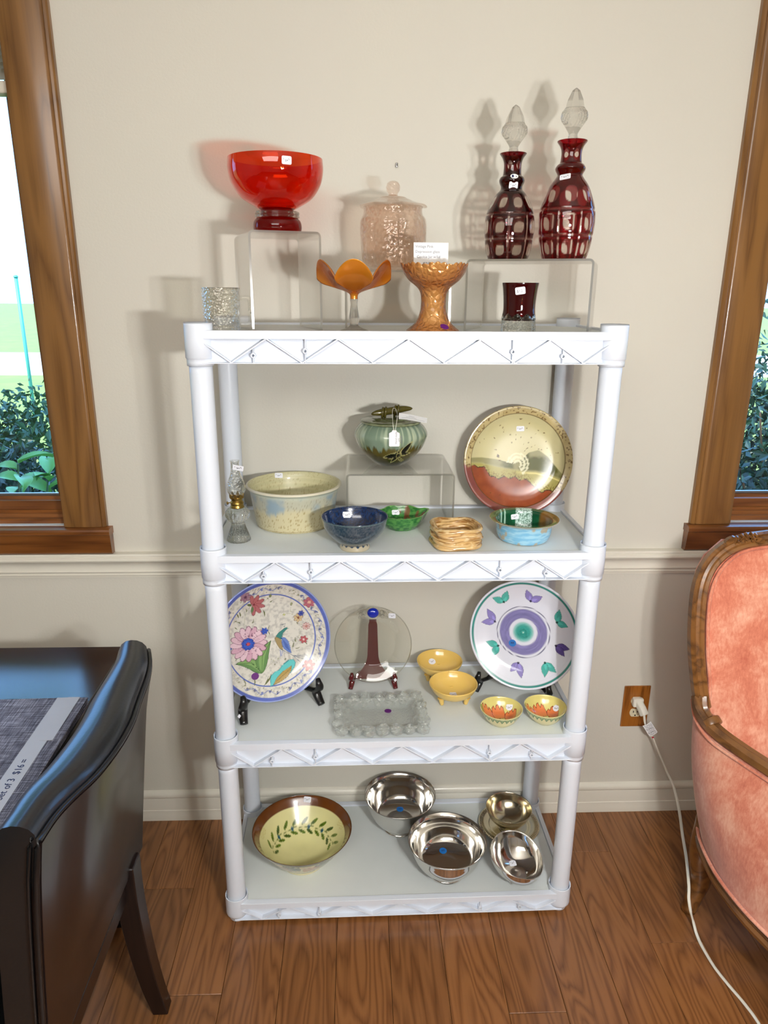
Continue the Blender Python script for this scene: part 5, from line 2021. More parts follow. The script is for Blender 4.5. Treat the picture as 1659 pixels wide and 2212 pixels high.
# T: big landscape plate
cv4 = Canvas(900, (214, 206, 160), 1066, 366, 286, 278)
c4 = cv4
X, Y = cv4.X, cv4.Y
c4.img = lerp(c4.img, arr(L(196, 186, 134), X.shape), fbm(c4.U * 3, c4.V * 3, 0, 1, 3) * .6)
red_line = np.interp(X, [780, 830, 895, 915, 935, 970, 1005, 1060, 1100, 1140, 1165, 1185, 1225, 1270, 1360], [384, 392, 402, 425, 455, 458, 452, 458, 468, 474, 505, 525, 524, 515, 510])
red_line = red_line + 5 * np.sin(X / 9) + 9 * (fbm(X / 14, X * 0, 0, 5) - .5)
top_line = np.interp(X, [780, 880, 960, 1030, 1080, 1130, 1180, 1230, 1300, 1360], [350, 350, 360, 378, 370, 325, 312, 345, 430, 480])
mid_line = np.interp(X, [780, 880, 960, 1030, 1100, 1170, 1240, 1300, 1360], [372, 378, 396, 408, 418, 420, 436, 460, 480])
gr_ = sm(-3, 3, Y - top_line) * (1 - sm(-10, 18, Y - mid_line))
c4.img = lerp(c4.img, arr(L(96, 96, 38), X.shape), gr_ * (.62 + .45 * sm(.3, .7, fbm(c4.U * 6, c4.V * 6, 0, 8, 3))))
c4.img = lerp(c4.img, arr(L(176, 166, 96), X.shape), sm(-4, 8, Y - mid_line) * (1 - sm(-3, 3, Y - red_line)))
c4.img = lerp(c4.img, arr(L(226, 214, 140), X.shape), (1 - sm(2, 6, np.abs(Y - mid_line - 12))) * sm(1050, 1120, X))
spk = sm(.5, .62, fbm(X / 5, Y / 5, 0, 14, 2)) * sm(-46, -4, Y - red_line) * (1 - sm(-2, 2, Y - red_line)) * sm(880, 930, X)
c4.img = lerp(c4.img, arr(L(104, 78, 22), X.shape), spk * .85)
redc = lerp(arr(L(164, 82, 44), X.shape), arr(L(132, 62, 36), X.shape), fbm(c4.U * 9, c4.V * 9, 0, 6, 4))
c4.img = lerp(c4.img, redc, sm(-2, 2, Y - red_line))
c4.img = lerp(c4.img, arr(L(40, 26, 10), X.shape), (1 - sm(1.2, 3, np.abs(Y - red_line + 1))) * sm(820, 850, X) * (1 - sm(1260, 1280, X)))
for r, w_ in ((36, 9), (18, 7), (54, 6)):
    a = np.arctan2(Y - 385, X - 1072)
    m_ = (1 - sm(w_ * .6, w_, np.abs(np.hypot(X - 1072, Y - 385) - r))) * ((a > -3.0) & (a < 1.1))
    c4.img = lerp(c4.img, arr(L(236, 232, 196), X.shape), m_ * .85)
rg = random.Random(5)
for k in range(46):
    a, r = rg.uniform(PI, 2 * PI) if rg.random() < .9 else rg.uniform(0, PI), math.sqrt(rg.uniform(.05, .8)) * 250
    x, y = 1066 + r * math.cos(a), 366 + r * math.sin(a) * .97
    s = rg.choice((1.6, 2.2, 3.0))
    c4.ell(x, y, s, s * rg.uniform(1, 2.2), (88, 62, 22), rg.uniform(0, 3), .85)
c4.ell(966, 342, 6, 8, (72, 44, 20))
Rn = np.hypot(c4.U, c4.V)
rim_t = lerp(arr(L(178, 158, 106), X.shape), arr(L(206, 190, 140), X.shape), fbm(c4.U * 8, c4.V * 8, 0, 3, 3))
rim_t = lerp(rim_t, arr(L(92, 62, 24), X.shape), sm(.64, .72, fbm(c4.U * 34, c4.V * 34, 0, 9, 2)) * .8)
rim_b = lerp(arr(L(138, 72, 52), X.shape), arr(L(116, 62, 66), X.shape), fbm(c4.U * 7, c4.V * 7, 0, 13, 3))
side = sm(-12, 12, Y - red_line)
c4.img = lerp(c4.img, lerp(rim_t, rim_b, side), sm(.862, .872, Rn))
c4.img = lerp(c4.img, arr(L(96, 70, 36), X.shape), (1 - sm(.004, .009, np.abs(Rn - .864))) * .8)
RT = .141
profT = [(0, 0), (.62 * RT, 0), (.66 * RT, -.003, 1), (.70 * RT, 0), (.90 * RT, .018), (.985 * RT, .024), (RT, .0262), (.985 * RT, .0285), (.93 * RT, .0275), (.865 * RT, .0245, 1), (.84 * RT, .019),
         (.72 * RT, .009), (.55 * RT, .0055), (.3 * RT, .0045), (0, .0045)]
lp, lp_m = standing_plate('stoneware_plate', 'large round stoneware plate with a hill landscape glaze leaning on the wall', 'plate', .311, -.095, S2, -.02, .003, .16, RT, profT, None,
                          plate_col(c4, RT, (150, 110, 70)), M['glaze'], 460, 12)


# S and others: clear acrylic risers (U shaped, open front and back)
def riser(label, x, y, z, rz, w, d, h, t=.0045):
    o = thing('acrylic_riser', label, 'riser', (x, y, z), rz)
    r = .010
    out, inn = [(-w / 2, 0)], []
    for k in range(5):
        a = PI - PI / 2 * k / 4
        out.append((-w / 2 + r + r * math.cos(a), h - r + r * math.sin(a)))
    for k in range(5):
        a = PI / 2 - PI / 2 * k / 4
        out.append((w / 2 - r + r * math.cos(a), h - r + r * math.sin(a)))
    out.append((w / 2, 0))
    r2 = r - t
    inn.append((w / 2 - t, 0))
    for k in range(5):
        a = PI / 2 * k / 4
        inn.append((w / 2 - t - r2 + r2 * math.cos(a), h - t - r2 + r2 * math.sin(a)))
    for k in range(5):
        a = PI / 2 + PI / 2 * k / 4
        inn.append((-w / 2 + t + r2 + r2 * math.cos(a), h - t - r2 + r2 * math.sin(a)))
    inn.append((-w / 2 + t, 0))
    n = len(out)
    inn = inn[::-1]
    V = [(a, -d / 2, b) for a, b in out] + [(a, -d / 2, b) for a, b in inn] + [(a, d / 2, b) for a, b in out] + [(a, d / 2, b) for a, b in inn]
    Fa, Fe = [], []
    for k in range(n - 1):
        Fe.append((k, n + k, n + k + 1, k + 1))
        Fe.append((2 * n + k, 2 * n + k + 1, 3 * n + k + 1, 3 * n + k))
        Fa.append((k, k + 1, 2 * n + k + 1, 2 * n + k))
        Fa.append((n + k, 3 * n + k, 3 * n + k + 1, n + k + 1))
    Fe += [(0, 2 * n, 3 * n, n), (n - 1, 2 * n - 1, 4 * n - 1, 3 * n - 1)]
    me = bpy.data.meshes.new('riser')
    me.from_pydata(V, [], Fa + Fe)
    me.materials.append(M['acrylic'])
    me.materials.append(M['acrylic_edge'])
    me.polygons.foreach_set('material_index', [0] * len(Fa) + [1] * len(Fe))
    me.update()
    o2 = link('riser', me, None, o)
    return o


TOPS = S2 + .150
riser('low wide clear acrylic riser carrying the lidded green jar', -.001, -.139, S2, 0, .259, .21, .150)

# R: lidded jar with dragonfly cutouts
JX, JY = -.020, -.128
gj = thing('ginger_jar', 'squat grey green lidded jar with dragonfly cutouts standing on the low riser', 'jar', (JX, JY, TOPS))
JR = .0905


def dragon(T, Z):
    """signed darkness of pierced shapes and their raised edge, in a frame on the front"""
    a = np.angle(np.exp(1j * (T + 1.43))) * JR * .95
    z = Z * 1000
    x = a * 1000
    cut = np.full(T.shape, 9.0)

    def e(cx, cz, rx, rz, ang):
        c, s = math.cos(ang), math.sin(ang)
        dx, dz = x - cx, z - cz
        u, v = dx * c + dz * s, -dx * s + dz * c
        u2 = u / rx
        return (np.sqrt(u2 ** 2 + (v / (rz * (1 - .45 * np.clip(u2, -1, 1)))) ** 2) - 1) * rz
    for q in ((7, 34, 5.5, 5.5, 0), (-1, 40, 2.6, 2.6, 0), (5, 44, 2.8, 2.8, 0), (-17, 32, 18, 6.0, .18 + PI), (24, 53, 17, 6.5, .95), (25, 38, 11, 3.4, .05), (-6, 22, 11, 4.2, .75 + PI), (14, 24, 3.2, 2.6, 0),
              (21, 20, 3.0, 2.2, 0), (28, 18, 2.6, 1.8, 0)):
        cut = np.minimum(cut, e(*q))
    return cut


def colR(T, R, Z, I):
    h = Z / .103
    n1 = fbm(T * 6, Z * 20, 0, 5, 3)
    top = lerp(arr(L(118, 138, 118), R.shape), arr(L(166, 180, 154), R.shape), sm(.45, .8, vnoise(T * 15, Z * 24, 0, 3)) * sm(.35, .7, h + .0))
    low = lerp(arr(L(88, 78, 20), R.shape), arr(L(48, 46, 14), R.shape), sm(.05, .35, .4 - h) + .3 * n1)
    drip = .50 + .17 * vnoise(T * 13, 0 * T, 0, 3) - .10
    c = lerp(low, top, sm(-.05, .05, h - drip))
    dots = sm(.75, .85, vnoise(T * 26, Z * 0, 0, 9)) * (1 - sm(.02, .05, np.abs(h - drip + .0)))
    c = lerp(c, arr(L(30, 36, 20), R.shape), dots * .8)
    pale = sm(.72, .85, vnoise(T * 13, Z * 12, 0, 19)) * sm(.42, .5, h) * (1 - sm(.8, .95, h))
    c = lerp(c, arr(L(196, 204, 168), R.shape), pale * .55)
    d = dragon(T, Z)
    c = lerp(c, arr(L(172, 168, 110), R.shape), (1 - sm(.5, 1.5, np.abs(d - .7))) * .8)
    return lerp(c, arr(L(10, 10, 6), R.shape), 1 - sm(-.5, .1, d))


def modR(T, R, Z, I):
    d = dragon(T, Z)
    return R - .0035 * (1 - sm(-1.2, .2, d)) + .0009 * (1 - sm(.3, 1.6, np.abs(d - .6))), Z


link('body', lathe('body', [(0, .002), (.030, .002), (.034, 0, 1), (.038, .001), (.056, .015), (.078, .040), (.0895, .066), (.0900, .080), (.082, .094), (.072, .102), (.068, .104), (.064, .103), (.06, .09), (0, .09)],
                   620, 12, modR, colR, mat=M['glaze']), None, gj)


def colRl(T, R, Z, I):
    return lerp(arr(L(70, 76, 40), R.shape), arr(L(134, 142, 110), R.shape), sm(.4, .75, fbm(T * 3, R * 220, 0, 8, 3)))


lid = link('lid', lathe('lid', [(0, .100), (.060, .100), (.070, .1025, 1), (.0745, .1035), (.0760, .1065), (.073, .110), (.060, .1125), (.048, .1135, 1), (.045, .1155), (.03, .1165), (0, .117)], 160, 6, None, colRl,
                        mat=M['glaze']), None, gj)
hb_ = simple('olive_glaze', S(84, 76, 28), .18, coat=.7, var=.2, vscale=60)
pth = spline([(-.049, -.012, .1245), (-.030, -.008, .1275), (0, 0, .1310), (.030, .007, .1345), (.054, .013, .1345)], 6)
link('twig_handle', MB().tube(pth, circ(.0085, 12), up=(0, 0, 1), scales=[.15 + .95 * math.sin(PI * min(1, max(.0, i / (len(pth) - 1)))) ** .55 for i in range(len(pth))]).mesh('twig_handle', True), hb_, lid)
for cx in (-.021, -.014, .010, .017):
    cz_ = .1285 + (cx + .02) * .11
    link('wrapped_coil', MB().tube([(cx + .0015 * math.sin(a), .0115 * math.cos(a) + cx * .22, cz_ - .001 + .0115 * math.sin(a)) for a in [2 * PI * k / 20 for k in range(20)]],
                                   circ(.0033, 8), up=(1, 0, 0), closed=True).mesh('wrapped_coil', True), hb_, lid)
tg_ = link('hang_tag', MB().prism([(-.0125, -.018), (-.0105, -.0195), (.0105, -.0195), (.0125, -.018), (.0125, .0115), (.0095, .0135), (.006, .0150), (.0045, .0190), (-.0045, .0190), (-.006, .0150), (-.0095, .0135),
                                   (-.0125, .0115)], 'y', -.0003, .0003).mesh('hang_tag'), M['paper'], gj, (.004, -.0935, .081), (-.10, 0, 0), label='white scalloped price tag')
wr = text_mesh('Hand made\n   urn\n $90.00', .0062)
link('writing', wr, M['greyink'], tg_, (.006, -.0005, -.0135), (PI / 2, -PI / 2, 0))['kind'] = 'stuff'
link('tag_string', MB().tube(spline([(.003, -.094, .098), (.001, -.080, .112), (.002, -.030, .134), (.006, -.010, .139), (.012, -.026, .136), (.012, -.060, .124), (.006, -.094, .099)], 6), circ(.0007, 6)).mesh('tag_string', True),
     M['cord'], gj)
ps_ = link('paper_strip', grid_mesh('paper_strip', lambda u, v: (.016 + .068 * u, -.058 + .006 * u - .012 * (v), .1205 + .0165 * v * (1 - .15 * u) - .010 * u + .001 * math.sin(5 * u)), 10, 3, thick=.0003), M['paper'], gj,
           label='white paper strip printed with small type')
pm = MB()
for q, (a, b, n_) in enumerate(((.10, .92, 30), (.25, .62, 14), (.35, .55, 8))):
    for k in range(n_):
        u0 = a + (b - a) * k / n_
        u1 = u0 + (b - a) / n_ * .6
        v0 = .28 + q * .2
        f_ = lambda u, v: (.016 + .068 * u, -.0587 + .006 * u - .012 * v - .0004, .1205 + .0165 * v * (1 - .15 * u) - .010 * u + .001 * math.sin(5 * u))
        pm.add([f_(u0, v0), f_(u1, v0), f_(u1, v0 + .05), f_(u0, v0 + .05)], [[0, 1, 2, 3]])
pw = link('printing', pm.mesh('printing'), M['greyink'], ps_)
pw['kind'] = 'stuff'

# ---- top shelf ---------------------------------------------------------
# U: clear mug
mg = thing('glass_mug', 'clear embossed glass mug with an angular handle at the left end', 'mug', (-.381, -.345, S3))


def modU(T, R, Z, I):
    a = np.angle(np.exp(1j * (T + 1.15)))
    m_ = (I > 1.2) & (I < 4.6)
    z = Z * 1000
    x = a * 38
    arch = 1 - sm(.85, 1.1, np.sqrt((x / 11) ** 2 + ((z - 34) / 27) ** 2))
    rel = arch * (.0009 + .0011 * np.sin(x * 1.1 + 2 * np.sin(z * .35)) * np.sin(z * .55 + x * .2))
    band = (1 - sm(3, 5, np.abs(z - 14))) * (np.abs(x + 2) < 26) * .0007 * np.sin(x * 2.1) ** 2
    return R + (rel + band) * m_, Z


link('mug_body', lathe('mug_body', [(0, .002), (.030, .002), (.0345, 0, 1), (.0362, .003), (.0372, .020), (.0380, .050), (.0385, .084), (.0378, .0855), (.0368, .084), (.0362, .050), (.0352, .012), (.030, .007), (0, .007)],
                       240, 12, modU, mat=M['clear_relief']), None, mg)
hp = [(.036, .004, .066), (.052, .006, .067), (.0575, .0065, .062), (.0585, .0065, .040), (.0575, .0065, .020), (.052, .006, .015), (.036, .004, .014)]
link('handle', MB().tube(spline(hp, 4), circ(.0042, 10, .0052)).mesh('handle', True), M['clear_thin'], mg)
link('rim', lathe('rim', [(.0385, .084), (.0382, .0862), (.0370, .0862), (.0368, .084)], 80, 3, loop=True, mat=M['clear']), None, mg)

riser('tall clear acrylic riser under the red bowl at the left', -.2775, -.2275, S3, .297, .150, .200, 1.698 - S3)
rb = thing('red_glass_bowl', 'red orange glass bowl on a ringed red foot on the tall riser', 'bowl', (-.272, -.232, 1.698))
link('bowl', lathe('bowl', [(.036, .048), (.048, .054), (.075, .071), (.093, .097), (.0992, .122), (.0985, .1435), (.0978, .1460), (.0966, .1435), (.0970, .122), (.0905, .0975), (.073, .073), (.046, .057), (.02, .051), (0, .050)],
                   160, 6, mat=M['red_glass']), None, rb)
link('foot', lathe('foot', [(0, .001), (.044, .001), (.0485, .002), (.0515, .012), (.0495, .024), (.043, .031), (.036, .033), (.034, .046), (.036, .050), (0, .050)], 120, 5, mat=M['dark_red_glass']), None, rb,
     label='deep red foot')
for z in (.0345, .0405):
    link('clear_ring', lathe('clear_ring', [(.0475, z), (.0462, z + .003), (.040, z + .0033), (.0385, z), (.040, z - .0033), (.0462, z - .003)], 120, 3, loop=True, mat=M['clear']), None, rb, label='clear glass ring')

riser('middle clear acrylic riser under the pink jar', -.0135, -.165, S3, 0, .231, .190, 1.626 - S3)
# X: pink lidded jar
pj = thing('pink_jar', 'pale pink pressed glass cookie jar with a knobbed lid', 'jar', (-.023, -.185, 1.626))


def modX(T, R, Z, I):
    k = sm(.006, .016, Z) * (1 - sm(.112, .122, Z))
    p = np.abs(np.cos(3.5 * T + .2))
    grooves = .035 * (1 - sm(.0, .16, p))
    return R * (1 + k * (.02 * np.cos(7 * T + .4) - grooves)), Z


link('jar_body', lathe('jar_body', [(0, .003), (.046, .003), (.052, 0, 1), (.0600, .004), (.0680, .016), (.0715, .050), (.0735, .085), (.0720, .105), (.0650, .117), (.0645, .128), (.0660, .131), (.0640, .132), (.0620, .128),
                                     (.0622, .117), (.0692, .105), (.0708, .085), (.0688, .050), (.0655, .018), (.050, .008), (0, .008)], 224, 8, modX, mat=M['pink_relief']), None, pj, label='embossed pale pink jar')


def modXl(T, R, Z, I):
    k = sm(.06, .074, R)
    return R * (1 + .018 * k * np.cos(7 * T + .4)), Z - .0012 * k * np.cos(7 * T)


link('lid', lathe('lid', [(0, .132), (.060, .132), (.0725, .1325), (.0738, .1345), (.070, .1368), (.050, .142), (.036, .148), (.030, .1495), (.028, .152), (.022, .153), (.0125, .154), (.0095, .157), (0, .158)], 140, 5, modXl,
                  mat=M['pink_glass']), None, pj)
link('knob', lathe('knob', [(0, .154), (.0088, .156), (.0100, .160), (.0140, .166), (.0148, .173), (.0125, .1805), (.007, .1845), (0, .1855)], 96, 5,
                   lambda T, R, Z, I: (R * (1 + .05 * np.sin(8 * T + Z * 700)), Z), mat=M['pink_glass']), None, pj)

# Y: ruffled compote
cy_ = thing('ruffled_compote', 'marigold carnival glass compote with ruffled rim and clear stem', 'compote', (-.109, -.330, S3))


def ruf(T, R, Z, I):
    k = np.clip((R - .016) / .062, 0, 1)
    w = np.abs(np.cos(3 * (T + PI / 2))) ** .75
    return R * (1 + k ** 2 * (.05 + .02 * w)), Z + k ** 1.8 * (.040 * w - .014)


link('bowl', lathe('bowl', [(.008, .066), (.0085, .074), (.0135, .0785), (.024, .083), (.045, .093), (.062, .103), (.071, .113), (.0735, .1185), (.0722, .1195), (.0695, .114), (.060, .105), (.044, .0955), (.024, .0868), (0, .084)],
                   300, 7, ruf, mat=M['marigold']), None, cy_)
link('stem', lathe('stem', [(0, .0015), (.024, .0015), (.030, 0, 1), (.0315, .001), (.028, .0035), (.014, .009), (.0085, .014), (.0095, .022), (.0105, .028), (.0085, .040), (.0068, .055), (.0075, .066), (0, .068)], 96, 5,
                   lambda T, R, Z, I: (R * (1 + .05 * np.cos(8 * T) * sm(.012, .02, Z)), Z), mat=M['clear']), None, cy_, label='clear glass stem and foot')

# Z: pedestal vase
vz = thing('pedestal_vase', 'flared amber carnival glass pedestal vase with a scalloped rim', 'vase', (.056, -.338, S3))


def scal(T, R, Z, I):
    k = sm(.105, .13, Z)
    return R * (1 + .035 * k * np.abs(np.cos(4 * T)) + .012 * k * np.cos(32 * T)), Z + .0035 * k * np.abs(np.cos(16 * T)) - .002 * k + .004 * k * np.abs(np.cos(4 * T))


link('vase', lathe('vase', [(0, .004), (.040, .003), (.053, 0, 1), (.0555, .001), (.0545, .005), (.048, .010), (.0355, .022), (.0275, .042), (.0258, .060), (.0275, .078), (.0345, .090), (.052, .104), (.0625, .118), (.0665, .131),
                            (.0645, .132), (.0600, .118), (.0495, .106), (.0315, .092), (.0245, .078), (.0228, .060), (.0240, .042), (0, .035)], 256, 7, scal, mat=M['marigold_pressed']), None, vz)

# AA: hand written card
cd_ = thing('price_card', 'white handwritten card leaning in front of the pink jar', 'card', (.0565, -.262, 1.6262), .06)
cdm = link('card', MB().box(-.0375, .0375, -.0003, .0003, 0, .056).mesh('card'), M['paper'], cd_, None, (-.10, 0, 0))
for s_, x, z, sz in (('Vintage Pink', -.034, .0455, .0078), ('Depression glass', -.034, .0350, .0078), ('Cookie Jar w/lid', -.031, .0245, .0078), ('$25', -.018, .0085, .0110), ('RS', .012, .006, .0060)):
    w_ = link('writing', text_mesh(s_, sz), M['greyink'], cdm, (x, -.0005, z), (PI / 2, 0, 0))
    w_['kind'] = 'stuff'

riser('right clear acrylic riser under the two ruby decanters', .2843, -.2438, S3, -.349, .262, .190, 1.648 - S3)


# CC, DD: ruby cut decanters
def decanter(x, y, a0, s_, rows, prof, neck, label, tip):
    o = thing('ruby_decanter', label, 'decanter', (x, y, 1.6482), a0, 'ruby cut glass decanters')

    def col(T, R, Z, I):
        n = 8
        a = ((T * n / (2 * PI)) % 1) - .5          # -.5...5 across a panel
        arc = a * 2 * PI / n * R
        clear = np.zeros(T.shape)
        for zb_ in rows['bands']:
            clear = np.maximum(clear, 1 - sm(.0019, .0026, np.abs(Z - zb_)))
        lo, hi = rows['bands'][0], rows['bands'][-1]
        clear = np.maximum(clear, (1 - sm(.0016, .0022, (.5 - np.abs(a)) * 2 * PI / n * R)) * (Z < max(rows['bands']) + .001))
        for zc_, hh, ww in rows['ovals']:
            q = (np.abs(arc / ww) ** 2.8 + np.abs((Z - zc_) / hh) ** 2.8) ** (1 / 2.8)
            clear = np.maximum(clear, 1 - sm(.94, 1.04, q))
            ring_ = (1 - sm(.0, .14, np.abs(q - 1.0)))
        a6 = ((T * 6 / (2 * PI)) % 1) - .5
        q = np.sqrt((a6 * 2 * PI / 6 * R / .0055) ** 2 + ((Z - neck) / .0085) ** 2)
        clear = np.maximum(clear, 1 - sm(.9, 1.05, q))
        ruby = arr((.30, .004, .010) if s_ > 1 else (.16, .004, .008), R.shape)
        c = lerp(ruby, arr((.93, .90, .87), R.shape), clear * 1.0)
        return np.where((I > len(prof) - .5)[..., None], arr((.97, .95, .94), R.shape), c)

    def mod(T, R, Z, I):
        outer = I < len(prof) - .5
        n = 8
        a = ((T * n / (2 * PI)) % 1) - .5
        arc = a * 2 * PI / n * R
        d = np.zeros(T.shape)
        for zb_ in rows['bands']:
            d = np.maximum(d, .0011 * (1 - sm(.0, .0026, np.abs(Z - zb_))))
        d = np.maximum(d, .0012 * (1 - sm(0, .0026, (.5 - np.abs(a)) * 2 * PI / n * R)) * (Z < max(rows['bands'])))
        for zc_, hh, ww in rows['ovals']:
            q = np.sqrt((arc / ww) ** 2 + ((Z - zc_) / hh) ** 2)
            d = np.maximum(d, .0010 * (1 - sm(.6, 1.08, q)))
        return R - d * outer, Z
    inner = [(max(r - .003, .002), z + (.004 if i < 3 else 0)) for i, (r, z, *e) in enumerate(prof[2:])][::-1] + [(0, .008)]
    full_ = [p if len(p) > 2 else p for p in prof] + inner
    link('bottle', lathe('bottle', full_, 384, 10, mod, col, mat=M['ruby_thin']), None, o, label='ruby glass bottle with cut clear windows')
    # a dark core of coloured glass keeps the tint deep
    zt_ = prof[-1][1]
    H_ = tip - zt_
    k = H_ / .092
    st = link('stopper', lathe('stopper', [(0, zt_ - .018), (.0075, zt_ - .018), (.0095, zt_ + .001), (.0100, zt_ + .006), (.0090, zt_ + .012 * k), (.0150, zt_ + .022 * k), (.0235, zt_ + .034 * k), (.0258, zt_ + .042 * k),
                                           (.0245, zt_ + .050 * k), (.0215, zt_ + .055 * k, 1), (.0205, zt_ + .057 * k)], 96, 5,
                               lambda T, R, Z, I: (R * (1 + .05 * np.sin(22 * T + Z * 300) * sm(zt_ + .030 * k, zt_ + .036 * k, Z) * (1 - sm(zt_ + .050 * k, zt_ + .055 * k, Z))), Z), mat=M['clear']), None, o,
              label='clear cut glass stopper')
    sp_ = MB()
    V, F = [], []
    lv = [(.0215, .055 * k), (.0175, .070 * k), (.0085, .087 * k), (.0015, .092 * k)]
    for r, z in lv:
        V += [(r * math.cos(2 * PI * q / 6), r * math.sin(2 * PI * q / 6), zt_ + z) for q in range(6)]
    for i in range(len(lv) - 1):
        F += [[i * 6 + q, i * 6 + (q + 1) % 6, (i + 1) * 6 + (q + 1) % 6, (i + 1) * 6 + q] for q in range(6)]
    F += [[5, 4, 3, 2, 1, 0], [(len(lv) - 1) * 6 + q for q in range(6)]]
    sp_.add(V, F)
    link('facetted_point', sp_.mesh('facetted_point', False), M['clear'], st)
    return o


pL = [(0, .002), (.038, .002), (.042, 0, 1), (.0435, .003), (.049, .022), (.0532, .055), (.0535, .072), (.0505, .093), (.042, .115), (.0315, .132), (.0245, .1395), (.0228, .1435), (.0230, .148), (.0258, .154), (.0268, .1595), (.0245, .165),
      (.0200, .169), (.0185, .178), (.0187, .192), (.0220, .202), (.0272, .209), (.0278, .2112)]
pR = [(0, .002), (.040, .002), (.0445, 0, 1), (.0465, .003), (.053, .025), (.0580, .062), (.0590, .078), (.0570, .100), (.0490, .126), (.0400, .146), (.0300, .160), (.0262, .1655), (.0262, .169), (.0300, .1755), (.0308, .1805),
      (.0270, .1865), (.0228, .190), (.0210, .200), (.0212, .213), (.0245, .222), (.0298, .229), (.0302, .2315)]
decL = decanter(.226, -.240, .55, 1, {'bands': (.0435, .0915), 'ovals': ((.0675, .0150, .0130), (.0215, .0130, .0120), (.1160, .0140, .0105))}, pL, .187,
                'shorter dark ruby decanter with an oval foil seal, left on the right riser', .302)
decR = decanter(.3415, -.268, .25, 1.1, {'bands': (.0485, .0990), 'ovals': ((.0735, .0160, .0145), (.0240, .0135, .0130), (.1275, .0155, .0125))}, pR, .2065,
                'taller brighter ruby decanter on the right riser', .328)

# EE: ruby tumbler
rt = thing('ruby_tumbler', 'ruby red tumbler with a clear pressed base in front of the right riser', 'tumbler', (.2335, -.352, S3))
link('cup', lathe('cup', [(.0325, .026), (.0328, .034), (.0330, .060), (.0350, .085), (.0372, .0985), (.0362, .0990), (.0338, .085), (.0316, .060), (.0312, .030), (0, .028)], 120, 6, mat=M['ruby_dark']), None, rt)


def modE(T, R, Z, I):
    k = sm(.0, .004, Z)
    return R * (1 + .02 * np.abs(np.cos(10 * T)) * k * (R > .03)), Z + sm(.024, .030, Z) * .008 * np.abs(np.cos(5 * T)) * (R > .030)


link('base', lathe('base', [(0, .002), (.030, .002), (.0345, 0, 1), (.0355, .003), (.0348, .014), (.0342, .026), (.0338, .031), (.0329, .031), (.0320, .026), (0, .026)], 160, 7, modE, mat=M['clear_bumpy']), None, rt,
     label='clear pressed diamond base')

